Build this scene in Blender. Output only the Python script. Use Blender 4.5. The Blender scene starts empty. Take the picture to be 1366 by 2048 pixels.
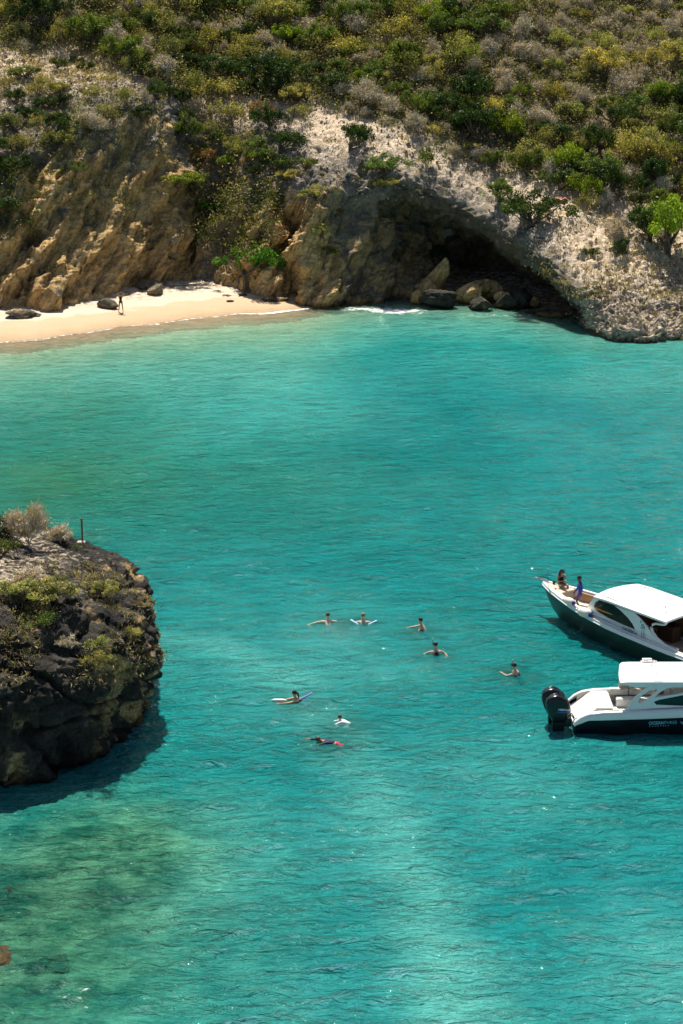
import bpy, bmesh, math, random
import numpy as np
from mathutils import Vector, Matrix
from mathutils.bvhtree import BVHTree
from mathutils.geometry import tessellate_polygon

scene = bpy.context.scene
R = math.radians
random.seed(11)
rng = np.random.default_rng(11)

# ------------------------------------------------------------------ camera
CAM_H = 33.0
TILT = R(16.2)
cam_data = bpy.data.cameras.new('camera')
cam = bpy.data.objects.new('camera', cam_data)
scene.collection.objects.link(cam)
cam.location = (0, 0, CAM_H)
cam.rotation_euler = (R(90) - TILT, 0, 0)
cam_data.sensor_fit = 'VERTICAL'
cam_data.sensor_height = 36.0
cam_data.lens = 70.0
cam_data.clip_start = 1.0
cam_data.clip_end = 6000.0
scene.camera = cam

# ------------------------------------------------------------------ light
SUN_EL = 61.0
SUN_DIR = Vector((-0.16, 0.98, 0)).normalized()          # horizontal direction towards the sun
world = bpy.data.worlds.new('World')
scene.world = world
world.use_nodes = True
wn = world.node_tree
wn.nodes.clear()
w_out = wn.nodes.new('ShaderNodeOutputWorld')
w_bg = wn.nodes.new('ShaderNodeBackground')
w_sky = wn.nodes.new('ShaderNodeTexSky')
w_sky.sky_type = 'NISHITA'
w_sky.sun_disc = False
w_sky.sun_elevation = R(SUN_EL)
w_sky.sun_rotation = math.atan2(SUN_DIR.x, SUN_DIR.y)
w_sky.altitude = 0
w_sky.air_density = 1.0
w_sky.dust_density = 1.5
w_bg.inputs['Strength'].default_value = 0.053
wn.links.new(w_sky.outputs[0], w_bg.inputs[0])
wn.links.new(w_bg.outputs[0], w_out.inputs[0])

sun_data = bpy.data.lights.new('sun', 'SUN')
sun_data.energy = 5.0
sun_data.angle = R(0.5)
sun_data.color = (1.0, 0.94, 0.83)
sun = bpy.data.objects.new('sun', sun_data)
scene.collection.objects.link(sun)
to_sun = Vector((SUN_DIR.x * math.cos(R(SUN_EL)), SUN_DIR.y * math.cos(R(SUN_EL)), math.sin(R(SUN_EL))))
sun.rotation_euler = (-to_sun).to_track_quat('-Z', 'Y').to_euler()
sun.location = (-60, 120, 120)

vs = scene.view_settings
vs.view_transform = 'Standard'
vs.look = 'None'
vs.exposure = 0.66
vs.gamma = 1.0
vs.use_curve_mapping = False
scene.cycles.max_bounces = 6
scene.cycles.diffuse_bounces = 3
scene.cycles.glossy_bounces = 3
scene.cycles.transmission_bounces = 3
scene.cycles.transparent_max_bounces = 8
scene.cycles.sample_clamp_indirect = 3.0

# ------------------------------------------------------------------ places: points measured off the photograph, each with its own distance or height
FPX = 3982.0


def _ray(px, py):
    u = (px - 683) / FPX
    v = (py - 1024) / FPX
    return u, math.cos(TILT) - v * math.sin(TILT), -math.sin(TILT) - v * math.cos(TILT)


def at_z(px, py, z):
    u, dy, dz = _ray(px, py)
    t = (z - CAM_H) / dz
    return Vector((u * t, dy * t, z))


def at_y(px, py, Y):
    u, dy, dz = _ray(px, py)
    t = Y / dy
    return Vector((u * t, Y, CAM_H + dz * t))


def to_px(x, y, z):
    z = z - CAM_H
    d = y * math.cos(TILT) - z * math.sin(TILT)
    return 683 + FPX * x / d, 1024 - FPX * (z * math.cos(TILT) + y * math.sin(TILT)) / d


# ------------------------------------------------------------------ noise
_perm = np.random.default_rng(5).permutation(256)
_perm = np.concatenate([_perm, _perm, _perm])
_g = np.random.default_rng(6).normal(size=(256, 3))
_g /= np.linalg.norm(_g, axis=1)[:, None]


def perlin(x, y, z):
    x, y, z = np.broadcast_arrays(np.asarray(x, float), np.asarray(y, float), np.asarray(z, float))
    xi = np.floor(x).astype(int); yi = np.floor(y).astype(int); zi = np.floor(z).astype(int)
    xf = x - xi; yf = y - yi; zf = z - zi
    xi &= 255; yi &= 255; zi &= 255
    u = xf * xf * xf * (xf * (xf * 6 - 15) + 10)
    v = yf * yf * yf * (yf * (yf * 6 - 15) + 10)
    w = zf * zf * zf * (zf * (zf * 6 - 15) + 10)

    def g(dx, dy, dz):
        h = _perm[_perm[_perm[xi + dx] + yi + dy] + zi + dz]
        gg = _g[h]
        return gg[..., 0] * (xf - dx) + gg[..., 1] * (yf - dy) + gg[..., 2] * (zf - dz)
    a = g(0, 0, 0) * (1 - u) + g(1, 0, 0) * u
    b = g(0, 1, 0) * (1 - u) + g(1, 1, 0) * u
    c = g(0, 0, 1) * (1 - u) + g(1, 0, 1) * u
    d = g(0, 1, 1) * (1 - u) + g(1, 1, 1) * u
    return ((a * (1 - v) + b * v) * (1 - w) + (c * (1 - v) + d * v) * w) * 1.5


def fbm(x, y, z, o=3):
    s = 0; a = 1.0; f = 1.0
    for i in range(o):
        s = s + a * perlin(x * f + 17.1 * i, y * f + 3.3 * i, z * f + 9.7 * i)
        a *= 0.5; f *= 2.03
    return s


def ridged(x, y, z, o=3):
    s = 0; a = 1.0; f = 1.0
    for i in range(o):
        s = s + a * (1 - 2.4 * np.abs(perlin(x * f + 7.1 * i, y * f + 5.3 * i, z * f + 2.7 * i)))
        a *= 0.5; f *= 2.1
    return s


# ------------------------------------------------------------------ materials
def nt(m):
    return m.node_tree.nodes, m.node_tree.links


def pbr(name, col, rough=0.6, spec=0.4, metal=0.0, coat=0.0, var=0.06, vscale=6.0):
    m = bpy.data.materials.new(name)
    m.use_nodes = True
    n, l = nt(m)
    b = n['Principled BSDF']
    b.inputs['Roughness'].default_value = rough
    b.inputs['Specular IOR Level'].default_value = spec
    b.inputs['Metallic'].default_value = metal
    b.inputs['Coat Weight'].default_value = coat
    tc = n.new('ShaderNodeTexCoord')
    no = n.new('ShaderNodeTexNoise'); no.inputs['Scale'].default_value = vscale; no.inputs['Detail'].default_value = 4
    l.new(tc.outputs['Object'], no.inputs['Vector'])
    mr = n.new('ShaderNodeMapRange')
    mr.inputs['From Min'].default_value = 0.3; mr.inputs['From Max'].default_value = 0.7
    mr.inputs['To Min'].default_value = 1 - var * 2; mr.inputs['To Max'].default_value = 1 + var
    l.new(no.outputs[0], mr.inputs[0])
    mx = n.new('ShaderNodeVectorMath'); mx.operation = 'SCALE'
    mx.inputs[0].default_value = col[:3]
    l.new(mr.outputs[0], mx.inputs['Scale'])
    l.new(mx.outputs[0], b.inputs['Base Color'])
    return m


def ramp(n, l, src, stops):
    r = n.new('ShaderNodeValToRGB')
    while len(r.color_ramp.elements) > 2:
        r.color_ramp.elements.remove(r.color_ramp.elements[-1])
    for i, (p, c) in enumerate(stops):
        e = r.color_ramp.elements[i] if i < 2 else r.color_ramp.elements.new(p)
        e.position = p
        e.color = (*c, 1) if len(c) == 3 else c
    l.new(src, r.inputs[0])
    return r.outputs[0]


def mixc(n, l, fac, a, b, mode='MIX'):
    m = n.new('ShaderNodeMix'); m.data_type = 'RGBA'; m.blend_type = mode
    for i, s in ((0, fac), (6, a), (7, b)):
        if hasattr(s, 'links') or hasattr(s, 'is_output'):
            l.new(s, m.inputs[i])
        elif isinstance(s, (int, float)):
            m.inputs[i].default_value = s
        else:
            m.inputs[i].default_value = (*s, 1)
    return m.outputs[2]


def math_(n, l, op, a, b=0.0, clamp=False):
    m = n.new('ShaderNodeMath'); m.operation = op; m.use_clamp = clamp
    for i, s in ((0, a), (1, b)):
        if isinstance(s, (int, float)):
            m.inputs[i].default_value = s
        else:
            l.new(s, m.inputs[i])
    return m.outputs[0]


def noise_tex(n, l, vec, scale, detail=4, rough=0.55, dist=0.0):
    t = n.new('ShaderNodeTexNoise')
    t.inputs['Scale'].default_value = scale
    t.inputs['Detail'].default_value = detail
    t.inputs['Roughness'].default_value = rough
    t.inputs['Distortion'].default_value = dist
    l.new(vec, t.inputs['Vector'])
    return t.outputs[0]


def mapping(n, l, vec, scale=(1, 1, 1), rot=(0, 0, 0)):
    m = n.new('ShaderNodeMapping')
    m.inputs['Scale'].default_value = scale
    m.inputs['Rotation'].default_value = rot
    l.new(vec, m.inputs['Vector'])
    return m.outputs[0]


def attr(n, name):
    a = n.new('ShaderNodeAttribute'); a.attribute_name = name
    return a.outputs['Fac']


def rock_material(name, grey_dark=(0.11, 0.10, 0.09), grey_light=(0.54, 0.46, 0.37), wet=True):
    m = bpy.data.materials.new(name)
    m.use_nodes = True
    n, l = nt(m)
    b = n['Principled BSDF']
    b.inputs['Roughness'].default_value = 0.92
    b.inputs['Specular IOR Level'].default_value = 0.15
    geo = n.new('ShaderNodeNewGeometry')
    pos = geo.outputs['Position']
    n1 = noise_tex(n, l, pos, 0.55, 6, 0.62)
    n2 = noise_tex(n, l, pos, 3.2, 6, 0.7)
    st = mapping(n, l, mapping(n, l, pos, (1, 1, 1), (0, R(-28), 0)), (1.9, 0.6, 0.30))
    n3 = noise_tex(n, l, st, 1.5, 6, 0.65, 0.6)
    grey = ramp(n, l, n1, [(0.3, grey_dark), (0.55, tuple((a + c) / 2 for a, c in zip(grey_dark, grey_light))), (0.75, grey_light)])
    tan = ramp(n, l, n3, [(0.28, (0.16, 0.105, 0.06)), (0.38, (0.42, 0.27, 0.12)), (0.50, (0.68, 0.45, 0.19)), (0.70, (0.80, 0.62, 0.38))])
    soil = ramp(n, l, n2, [(0.3, (0.46, 0.33, 0.21)), (0.5, (0.72, 0.57, 0.41)), (0.7, (0.84, 0.72, 0.56))])
    stn = noise_tex(n, l, mapping(n, l, mapping(n, l, pos, (1, 1, 1), (0, R(-28), 0)), (0.5, 0.25, 0.13)), 1.6, 5, 0.6, 0.4)
    tan = mixc(n, l, 1.0, tan, ramp(n, l, stn, [(0.36, (0.28, 0.27, 0.28)), (0.46, (0.9, 0.9, 0.9)), (0.7, (1.25, 1.2, 1.1))]), 'MULTIPLY')
    tf = math_(n, l, 'ADD', attr(n, 'tan'), math_(n, l, 'MULTIPLY', math_(n, l, 'SUBTRACT', n1, 0.5), 2.2), False)
    tf = ramp(n, l, tf, [(0.3, (0, 0, 0)), (0.55, (1, 1, 1))])
    col = mixc(n, l, tf, grey, tan)
    sf = math_(n, l, 'ADD', attr(n, 'soil'), math_(n, l, 'MULTIPLY', math_(n, l, 'SUBTRACT', n2, 0.5), 1.6), False)
    sf = ramp(n, l, sf, [(0.30, (0, 0, 0)), (0.62, (1, 1, 1))])
    col = mixc(n, l, sf, col, soil)
    col = mixc(n, l, attr(n, 'humus_shade'), col, mixc(n, l, n2, (0.05, 0.038, 0.025), (0.24, 0.18, 0.11)))
    # fine speckle of lichen and pits
    n4 = noise_tex(n, l, pos, 11, 4, 0.7)
    n5 = noise_tex(n, l, mapping(n, l, pos, (1.0, 1.0, 1.6)), 2.6, 5, 0.75, 0.4)
    sp = ramp(n, l, math_(n, l, 'ADD', math_(n, l, 'MULTIPLY', n4, 0.4), math_(n, l, 'MULTIPLY', n5, 0.6)), [(0.40, (0.30, 0.29, 0.28)), (0.52, (1, 1, 1))])
    col = mixc(n, l, math_(n, l, 'SUBTRACT', 0.8, math_(n, l, 'MULTIPLY', sf, 0.5)), col, mixc(n, l, 1.0, col, sp, 'MULTIPLY'))
    if wet:
        sx = n.new('ShaderNodeSeparateXYZ'); l.new(pos, sx.inputs[0])
        wz = math_(n, l, 'ADD', sx.outputs[2], math_(n, l, 'MULTIPLY', math_(n, l, 'SUBTRACT', n2, 0.5), 0.9))
        wf = ramp(n, l, math_(n, l, 'MULTIPLY', wz, 0.5), [(0.05, (0.32, 0.30, 0.22)), (0.3, (1, 1, 1))])
        col = mixc(n, l, attr(n, 'wet'), col, mixc(n, l, 1.0, col, wf, 'MULTIPLY'))
    l.new(col, b.inputs['Base Color'])
    bump = n.new('ShaderNodeBump'); bump.inputs['Strength'].default_value = 0.9; bump.inputs['Distance'].default_value = 0.25
    hsum = math_(n, l, 'ADD', math_(n, l, 'MULTIPLY', n4, 0.35), n2)
    hsum = math_(n, l, 'ADD', hsum, math_(n, l, 'MULTIPLY', n3, 0.8))
    l.new(hsum, bump.inputs['Height'])
    l.new(bump.outputs[0], b.inputs['Normal'])
    return m


def sand_material():
    m = bpy.data.materials.new('sand')
    m.use_nodes = True
    n, l = nt(m)
    b = n['Principled BSDF']
    b.inputs['Roughness'].default_value = 0.9
    b.inputs['Specular IOR Level'].default_value = 0.2
    geo = n.new('ShaderNodeNewGeometry'); pos = geo.outputs['Position']
    n1 = noise_tex(n, l, pos, 0.5, 5)
    n2 = noise_tex(n, l, pos, 5, 6, 0.7)
    sx = n.new('ShaderNodeSeparateXYZ'); l.new(pos, sx.inputs[0])
    z = math_(n, l, 'ADD', sx.outputs[2], math_(n, l, 'MULTIPLY', math_(n, l, 'SUBTRACT', n1, 0.5), 0.25))
    col = ramp(n, l, z, [(0.0, (0.38, 0.27, 0.16)), (0.18, (0.48, 0.35, 0.22)), (0.42, (0.52, 0.385, 0.255)), (0.47, (0.58, 0.48, 0.365)), (0.9, (0.62, 0.53, 0.415))])
    sp = ramp(n, l, n2, [(0.25, (0.7, 0.66, 0.6)), (0.5, (1, 1, 1))])
    col = mixc(n, l, 0.6, col, mixc(n, l, 1.0, col, sp, 'MULTIPLY'))
    # drift of seaweed and leaves below the cliff, plus painted cave floor shade
    lit = attr(n, 'litter')
    lf = math_(n, l, 'MULTIPLY', lit, ramp(n, l, noise_tex(n, l, pos, 1.7, 6, 0.7), [(0.47, (0, 0, 0)), (0.56, (1, 1, 1))]))
    col = mixc(n, l, lf, col, (0.22, 0.15, 0.09))
    l.new(col, b.inputs['Base Color'])
    bump = n.new('ShaderNodeBump'); bump.inputs['Strength'].default_value = 0.5; bump.inputs['Distance'].default_value = 0.1
    l.new(noise_tex(n, l, pos, 2.2, 5), bump.inputs['Height'])
    l.new(bump.outputs[0], b.inputs['Normal'])
    return m


def seabed_material():
    m = bpy.data.materials.new('seabed_sand')
    m.use_nodes = True
    n, l = nt(m)
    b = n['Principled BSDF']; b.inputs['Roughness'].default_value = 1.0
    geo = n.new('ShaderNodeNewGeometry'); pos = geo.outputs['Position']
    r1 = ramp(n, l, math_(n, l, 'ADD', attr(n, 'reef'), math_(n, l, 'MULTIPLY', math_(n, l, 'SUBTRACT', noise_tex(n, l, pos, 0.8, 7, 0.7), 0.5), 2.6)),
              [(0.3, (0.62, 0.68, 0.48)), (0.5, (0.36, 0.50, 0.26)), (0.75, (0.05, 0.10, 0.06))])
    l.new(r1, b.inputs['Base Color'])
    return m


def water_material():
    m = bpy.data.materials.new('sea_water')
    m.use_nodes = True
    n, l = nt(m)
    n.clear()
    out = n.new('ShaderNodeOutputMaterial')
    geo = n.new('ShaderNodeNewGeometry'); pos = geo.outputs['Position']
    # ripples
    v1 = mapping(n, l, pos, (0.85, 1.55, 1), (0, 0, R(8)))
    v2 = mapping(n, l, pos, (0.75, 1.5, 1), (0, 0, R(-14)))
    a = noise_tex(n, l, v1, 1.25, 3, 0.5, 1.0)
    c = noise_tex(n, l, v2, 2.6, 3, 0.55, 1.4)
    d = noise_tex(n, l, pos, 0.06, 3, 0.5)
    gust = ramp(n, l, d, [(0.35, (0.55, 0.55, 0.55)), (0.65, (1, 1, 1))])
    c = math_(n, l, 'SUBTRACT', 0.5, math_(n, l, 'ABSOLUTE', math_(n, l, 'SUBTRACT', c, 0.5)))
    h = math_(n, l, 'ADD', math_(n, l, 'MULTIPLY', a, 0.9), math_(n, l, 'MULTIPLY', c, 0.52))
    h = math_(n, l, 'MULTIPLY', h, gust)
    bump = n.new('ShaderNodeBump'); bump.inputs['Strength'].default_value = 1.0; bump.inputs['Distance'].default_value = 0.85
    l.new(h, bump.inputs['Height'])
    # body colour of the water: set by depth and by what lies on the bottom
    deep = ramp(n, l, attr(n, 'depth'), [(0.0, (0.40, 0.48, 0.33)), (0.10, (0.22, 0.46, 0.33)), (0.28, (0.10, 0.40, 0.33)), (0.52, (0.015, 0.31, 0.295)), (1.0, (0.003, 0.235, 0.245))])
    col = mixc(n, l, attr(n, 'pale'), deep, (0.10, 0.46, 0.42))
    col = mixc(n, l, attr(n, 'green'), col, (0.020, 0.175, 0.095))
    col = mixc(n, l, attr(n, 'shoal'), col, mixc(n, l, ramp(n, l, noise_tex(n, l, pos, 0.55, 7, 0.7), [(0.40, (0, 0, 0)), (0.60, (1, 1, 1))]), (0.010, 0.13, 0.075), (0.13, 0.42, 0.24)))
    nb = noise_tex(n, l, v1, 0.45, 5, 0.6, 0.5)
    col = mixc(n, l, 1.0, col, ramp(n, l, nb, [(0.3, (0.70, 0.80, 0.80)), (0.7, (1.25, 1.12, 1.10))]), 'MULTIPLY')
    dif = n.new('ShaderNodeBsdfDiffuse'); l.new(col, dif.inputs[0]); l.new(bump.outputs[0], dif.inputs['Normal'])
    tr = n.new('ShaderNodeBsdfTransparent')
    tcol = ramp(n, l, attr(n, 'depth'), [(0.0, (1, 1, 1)), (0.3, (0.45, 0.85, 0.75)), (1.0, (0.30, 0.78, 0.75))])
    l.new(tcol, tr.inputs[0])
    mb = n.new('ShaderNodeMixShader')
    l.new(attr(n, 'alpha'), mb.inputs[0]); l.new(tr.outputs[0], mb.inputs[1]); l.new(dif.outputs[0], mb.inputs[2])
    gl = n.new('ShaderNodeBsdfGlossy'); gl.inputs['Roughness'].default_value = 0.04
    l.new(bump.outputs[0], gl.inputs['Normal'])
    fr = n.new('ShaderNodeFresnel'); fr.inputs['IOR'].default_value = 1.33
    l.new(bump.outputs[0], fr.inputs['Normal'])
    mf = n.new('ShaderNodeMixShader')
    l.new(math_(n, l, 'MULTIPLY', fr.outputs[0], 1.45, True), mf.inputs[0]); l.new(mb.outputs[0], mf.inputs[1]); l.new(gl.outputs[0], mf.inputs[2])
    # foam, with sun glints painted in over the near left shallows
    fo = n.new('ShaderNodeBsdfDiffuse'); fo.inputs[0].default_value = (0.8, 0.82, 0.8, 1)
    fn = noise_tex(n, l, pos, 2.0, 6, 0.7)
    ff = math_(n, l, 'ADD', attr(n, 'foam'), math_(n, l, 'MULTIPLY', math_(n, l, 'SUBTRACT', fn, 0.5), 2.2))
    ff = ramp(n, l, ff, [(0.55, (0, 0, 0)), (0.8, (0.85, 0.85, 0.85))])
    mo = n.new('ShaderNodeMixShader')
    l.new(ff, mo.inputs[0]); l.new(mf.outputs[0], mo.inputs[1]); l.new(fo.outputs[0], mo.inputs[2])
    l.new(mo.outputs[0], out.inputs['Surface'])
    return m


def leaf_material():
    m = bpy.data.materials.new('leaves')
    m.use_nodes = True
    n, l = nt(m)
    n.clear()
    out = n.new('ShaderNodeOutputMaterial')
    oi = n.new('ShaderNodeObjectInfo')
    tone = attr(n, 'tone')
    k = ramp(n, l, tone, [(0.0, (0.45, 0.5, 0.5)), (0.5, (1.0, 1.0, 1.0)), (1.0, (1.75, 1.6, 1.25))])
    col = mixc(n, l, 1.0, oi.outputs['Color'], k, 'MULTIPLY')
    d = n.new('ShaderNodeBsdfDiffuse'); l.new(col, d.inputs[0])
    t = n.new('ShaderNodeBsdfTranslucent')
    l.new(mixc(n, l, 1.0, col, (1.2, 1.25, 0.5), 'MULTIPLY'), t.inputs[0])
    g = n.new('ShaderNodeBsdfGlossy'); g.inputs['Roughness'].default_value = 0.45
    m1 = n.new('ShaderNodeMixShader'); m1.inputs[0].default_value = 0.35
    l.new(d.outputs[0], m1.inputs[1]); l.new(t.outputs[0], m1.inputs[2])
    m2 = n.new('ShaderNodeMixShader'); m2.inputs[0].default_value = 0.015
    l.new(m1.outputs[0], m2.inputs[1]); l.new(g.outputs[0], m2.inputs[2])
    l.new(m2.outputs[0], out.inputs[0])
    return m


M_ROCK = rock_material('cliff_rock')
M_ROCKF = rock_material('headland_rock', (0.008, 0.009, 0.010), (0.13, 0.116, 0.098))
M_BOULD = rock_material('boulder_rock', (0.09, 0.08, 0.065), (0.34, 0.30, 0.23))
M_DARKB = rock_material('wet_dark_rock', (0.02, 0.02, 0.018), (0.13, 0.12, 0.095))
M_BEACHB = rock_material('beach_rock', (0.05, 0.043, 0.03), (0.40, 0.34, 0.24))
M_SAND = sand_material()
M_BED = seabed_material()
M_WATER = water_material()
M_LEAF = leaf_material()
M_BARK = pbr('bark', (0.16, 0.125, 0.095), 0.9, 0.1, var=0.2)
M_TWIG = pbr('dry_twigs', (0.62, 0.54, 0.43), 0.9, 0.1, var=0.2)
M_WHITE = pbr('white_gelcoat', (0.80, 0.80, 0.79), 0.25, 0.5, coat=0.4, var=0.02)
M_CREAM = pbr('cream_vinyl', (0.66, 0.62, 0.54), 0.6, 0.3, var=0.05)
M_TAN = pbr('tan_vinyl', (0.42, 0.26, 0.14), 0.55, 0.3, var=0.06)
M_TEAK = pbr('beige_deck', (0.62, 0.50, 0.38), 0.7, 0.3, var=0.08, vscale=9)
M_GREEN = pbr('dark_green_gelcoat', (0.003, 0.030, 0.024), 0.35, 0.35, coat=0.0, var=0.05)
M_NAVY = pbr('navy_gelcoat', (0.002, 0.004, 0.010), 0.35, 0.3, coat=0.0, var=0.05)
M_BROWN = pbr('brown_lining', (0.10, 0.055, 0.03), 0.6, 0.3, var=0.1)
M_ORANGE = pbr('varnished_wood', (0.85, 0.34, 0.03), 0.3, 0.5, coat=0.3, var=0.15, vscale=12)
M_BLACK = pbr('black_plastic', (0.006, 0.007, 0.009), 0.25, 0.5, var=0.1)
M_GLASS = pbr('tinted_glass', (0.004, 0.006, 0.008), 0.08, 0.6, var=0.0)
M_STEEL = pbr('steel', (0.55, 0.56, 0.57), 0.25, 0.5, metal=1.0, var=0.05)
M_BLUE = pbr('blue_rubber', (0.03, 0.04, 0.22), 0.5, 0.4)
M_FEND = pbr('fender_vinyl', (0.78, 0.75, 0.66), 0.4, 0.4, var=0.04)
M_PRINT_DARK = pbr('dark_print', (0.05, 0.09, 0.09), 0.5)
M_PRINT_BLUE = pbr('light_blue_print', (0.10, 0.50, 0.66), 0.5)
M_PRINT_WHITE = pbr('white_print', (0.75, 0.78, 0.8), 0.5)
M_PRINT_TEAL = pbr('teal_print', (0.03, 0.22, 0.24), 0.5)
M_PRINT_GREY = pbr('grey_print', (0.35, 0.42, 0.45), 0.5)
M_ROPE = pbr('rope', (0.55, 0.52, 0.45), 0.9, 0.1)
M_WOOD = pbr('weathered_post', (0.30, 0.16, 0.075), 0.85, 0.2, var=0.2)
M_CONC = pbr('concrete', (0.42, 0.38, 0.33), 0.9, 0.2, var=0.1)
M_YELLOW = pbr('yellow_rubber', (0.62, 0.48, 0.08), 0.6)


# ------------------------------------------------------------------ object helpers
def link(o, parent=None):
    scene.collection.objects.link(o)
    if parent is not None:
        o.parent = parent
    return o


def tag(o, label=None, cat=None, group=None, kind=None):
    if label: o['label'] = label
    if cat: o['category'] = cat
    if group: o['group'] = group
    if kind: o['kind'] = kind
    return o


def empty(name, loc=(0, 0, 0), rz=0.0):
    o = bpy.data.objects.new(name, None)
    o.empty_display_size = 0.3
    o.location = loc
    o.rotation_euler = (0, 0, rz)
    return link(o)


def mesh_np(name, verts, faces, mat=None, smooth=False, attrs=None):
    verts = np.asarray(verts, dtype=np.float32)
    me = bpy.data.meshes.new(name)
    if isinstance(faces, np.ndarray):
        k = faces.shape[1]; nf = faces.shape[0]
        me.vertices.add(len(verts)); me.vertices.foreach_set('co', verts.ravel())
        me.loops.add(nf * k); me.loops.foreach_set('vertex_index', faces.astype(np.int32).ravel())
        me.polygons.add(nf)
        me.polygons.foreach_set('loop_start', np.arange(0, nf * k, k, dtype=np.int32))
        me.update(calc_edges=True)
    else:
        me.from_pydata([tuple(map(float, v)) for v in verts], [], faces)
        me.update()
    if smooth:
        me.polygons.foreach_set('use_smooth', np.ones(len(me.polygons), dtype=bool))
    if attrs:
        for k, v in attrs.items():
            a = me.attributes.new(k, 'FLOAT', 'POINT')
            a.data.foreach_set('value', np.asarray(v, dtype=np.float32).ravel())
    for mm in (mat if isinstance(mat, (list, tuple)) else [mat]):
        if mm: me.materials.append(mm)
    return me


def obj(name, me, parent=None, loc=None):
    o = bpy.data.objects.new(name, me)
    if loc is not None: o.location = loc
    return link(o, parent)


def grid_faces(nr, nc):
    i = np.arange(nr - 1)[:, None] * nc + np.arange(nc - 1)[None, :]
    return np.stack([i, i + 1, i + nc + 1, i + nc], -1).reshape(-1, 4)


class MB:
    """collects shapes for ONE mesh"""
    def __init__(self):
        self.v = []; self.f = []

    def add(self, v, f):
        o = len(self.v)
        self.v += [tuple(p) for p in v]
        self.f += [tuple(i + o for i in q) for q in f]

    def box(self, a, b, taper=1.0):
        x0, y0, z0 = a; x1, y1, z1 = b
        cx, cy = (x0 + x1) / 2, (y0 + y1) / 2
        t = lambda x, y, z: (cx + (x - cx) * taper, cy + (y - cy) * taper, z)
        self.add([(x0, y0, z0), (x1, y0, z0), (x1, y1, z0), (x0, y1, z0), t(x0, y0, z1), t(x1, y0, z1), t(x1, y1, z1), t(x0, y1, z1)],
                 [(3, 2, 1, 0), (4, 5, 6, 7), (0, 1, 5, 4), (1, 2, 6, 5), (2, 3, 7, 6), (3, 0, 4, 7)])

    def tube(self, pts, radii, n=6, cap=True):
        pts = [Vector(p) for p in pts]
        if isinstance(radii, (int, float)): radii = [radii] * len(pts)
        rings = []
        ref = Vector((0.3, 0.2, 1)).normalized()
        for i, p in enumerate(pts):
            d = (pts[min(i + 1, len(pts) - 1)] - pts[max(i - 1, 0)])
            d = d.normalized() if d.length > 1e-9 else Vector((0, 0, 1))
            s = d.cross(ref)
            if s.length < 0.1: s = d.cross(Vector((1, 0, 0)))
            s.normalize(); t = s.cross(d)
            rings.append([p + (s * math.cos(2 * math.pi * k / n) + t * math.sin(2 * math.pi * k / n)) * radii[i] for k in range(n)])
        v = [q for r in rings for q in r]; f = []
        for i in range(len(pts) - 1):
            for k in range(n):
                a = i * n + k; b = i * n + (k + 1) % n
                f.append((a, b, b + n, a + n))
        if cap:
            f.append(tuple(range(n))[::-1]); f.append(tuple((len(pts) - 1) * n + k for k in range(n)))
        self.add(v, f)

    def ball(self, c, r, n=8, m=6):
        v = []; f = []
        rx, ry, rz = r if isinstance(r, (tuple, list)) else (r, r, r)
        for i in range(m + 1):
            th = math.pi * i / m
            for k in range(n):
                ph = 2 * math.pi * k / n
                v.append((c[0] + rx * math.sin(th) * math.cos(ph), c[1] + ry * math.sin(th) * math.sin(ph), c[2] + rz * math.cos(th)))
        for i in range(m):
            for k in range(n):
                f.append((i * n + k, (i + 1) * n + k, (i + 1) * n + (k + 1) % n, i * n + (k + 1) % n))
        self.add(v, f)

    def panel(self, outer, holes, fn, t):
        """flat polygon with holes, extruded: fn(u, v, w) -> point"""
        loops = [outer] + list(holes)
        flat = [p for lp in loops for p in lp]
        tris = tessellate_polygon([[Vector((p[0], p[1], 0)) for p in lp] for lp in loops])
        n = len(flat)
        v = [fn(p[0], p[1], 0) for p in flat] + [fn(p[0], p[1], t) for p in flat]
        f = [tuple(q) for q in tris] + [tuple(i + n for i in reversed(q)) for q in tris]
        o = 0
        for lp in loops:
            for i in range(len(lp)):
                a, b = o + i, o + (i + 1) % len(lp)
                f.append((a, b, b + n, a + n))
            o += len(lp)
        self.add(v, f)

    def mesh(self, name, mat, smooth=False, bevel=0.0):
        me = bpy.data.meshes.new(name)
        me.from_pydata(self.v, [], self.f)
        bm = bmesh.new(); bm.from_mesh(me)
        bmesh.ops.recalc_face_normals(bm, faces=bm.faces)
        if bevel > 0:
            bmesh.ops.bevel(bm, geom=[e for e in bm.edges if len(e.link_faces) == 2 and e.calc_face_angle(0) > 0.6], offset=bevel, segments=2, affect='EDGES', clamp_overlap=True)
        bm.to_mesh(me); bm.free()
        if smooth:
            me.polygons.foreach_set('use_smooth', np.ones(len(me.polygons), dtype=bool))
        for mm in (mat if isinstance(mat, (list, tuple)) else [mat]):
            me.materials.append(mm)
        return me

    def build(self, name, mat, parent=None, smooth=False, bevel=0.0, loc=None):
        return obj(name, self.mesh(name, mat, smooth, bevel), parent, loc)


def smooth1d(a, sig, axis=0):
    if sig <= 0: return a
    r = int(sig * 3) + 1
    k = np.exp(-0.5 * (np.arange(-r, r + 1) / sig) ** 2); k /= k.sum()
    pad = [(0, 0)] * a.ndim; pad[axis] = (r, r)
    p = np.pad(a, pad, mode='edge')
    return np.apply_along_axis(lambda q: np.convolve(q, k, mode='valid'), axis, p)


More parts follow.
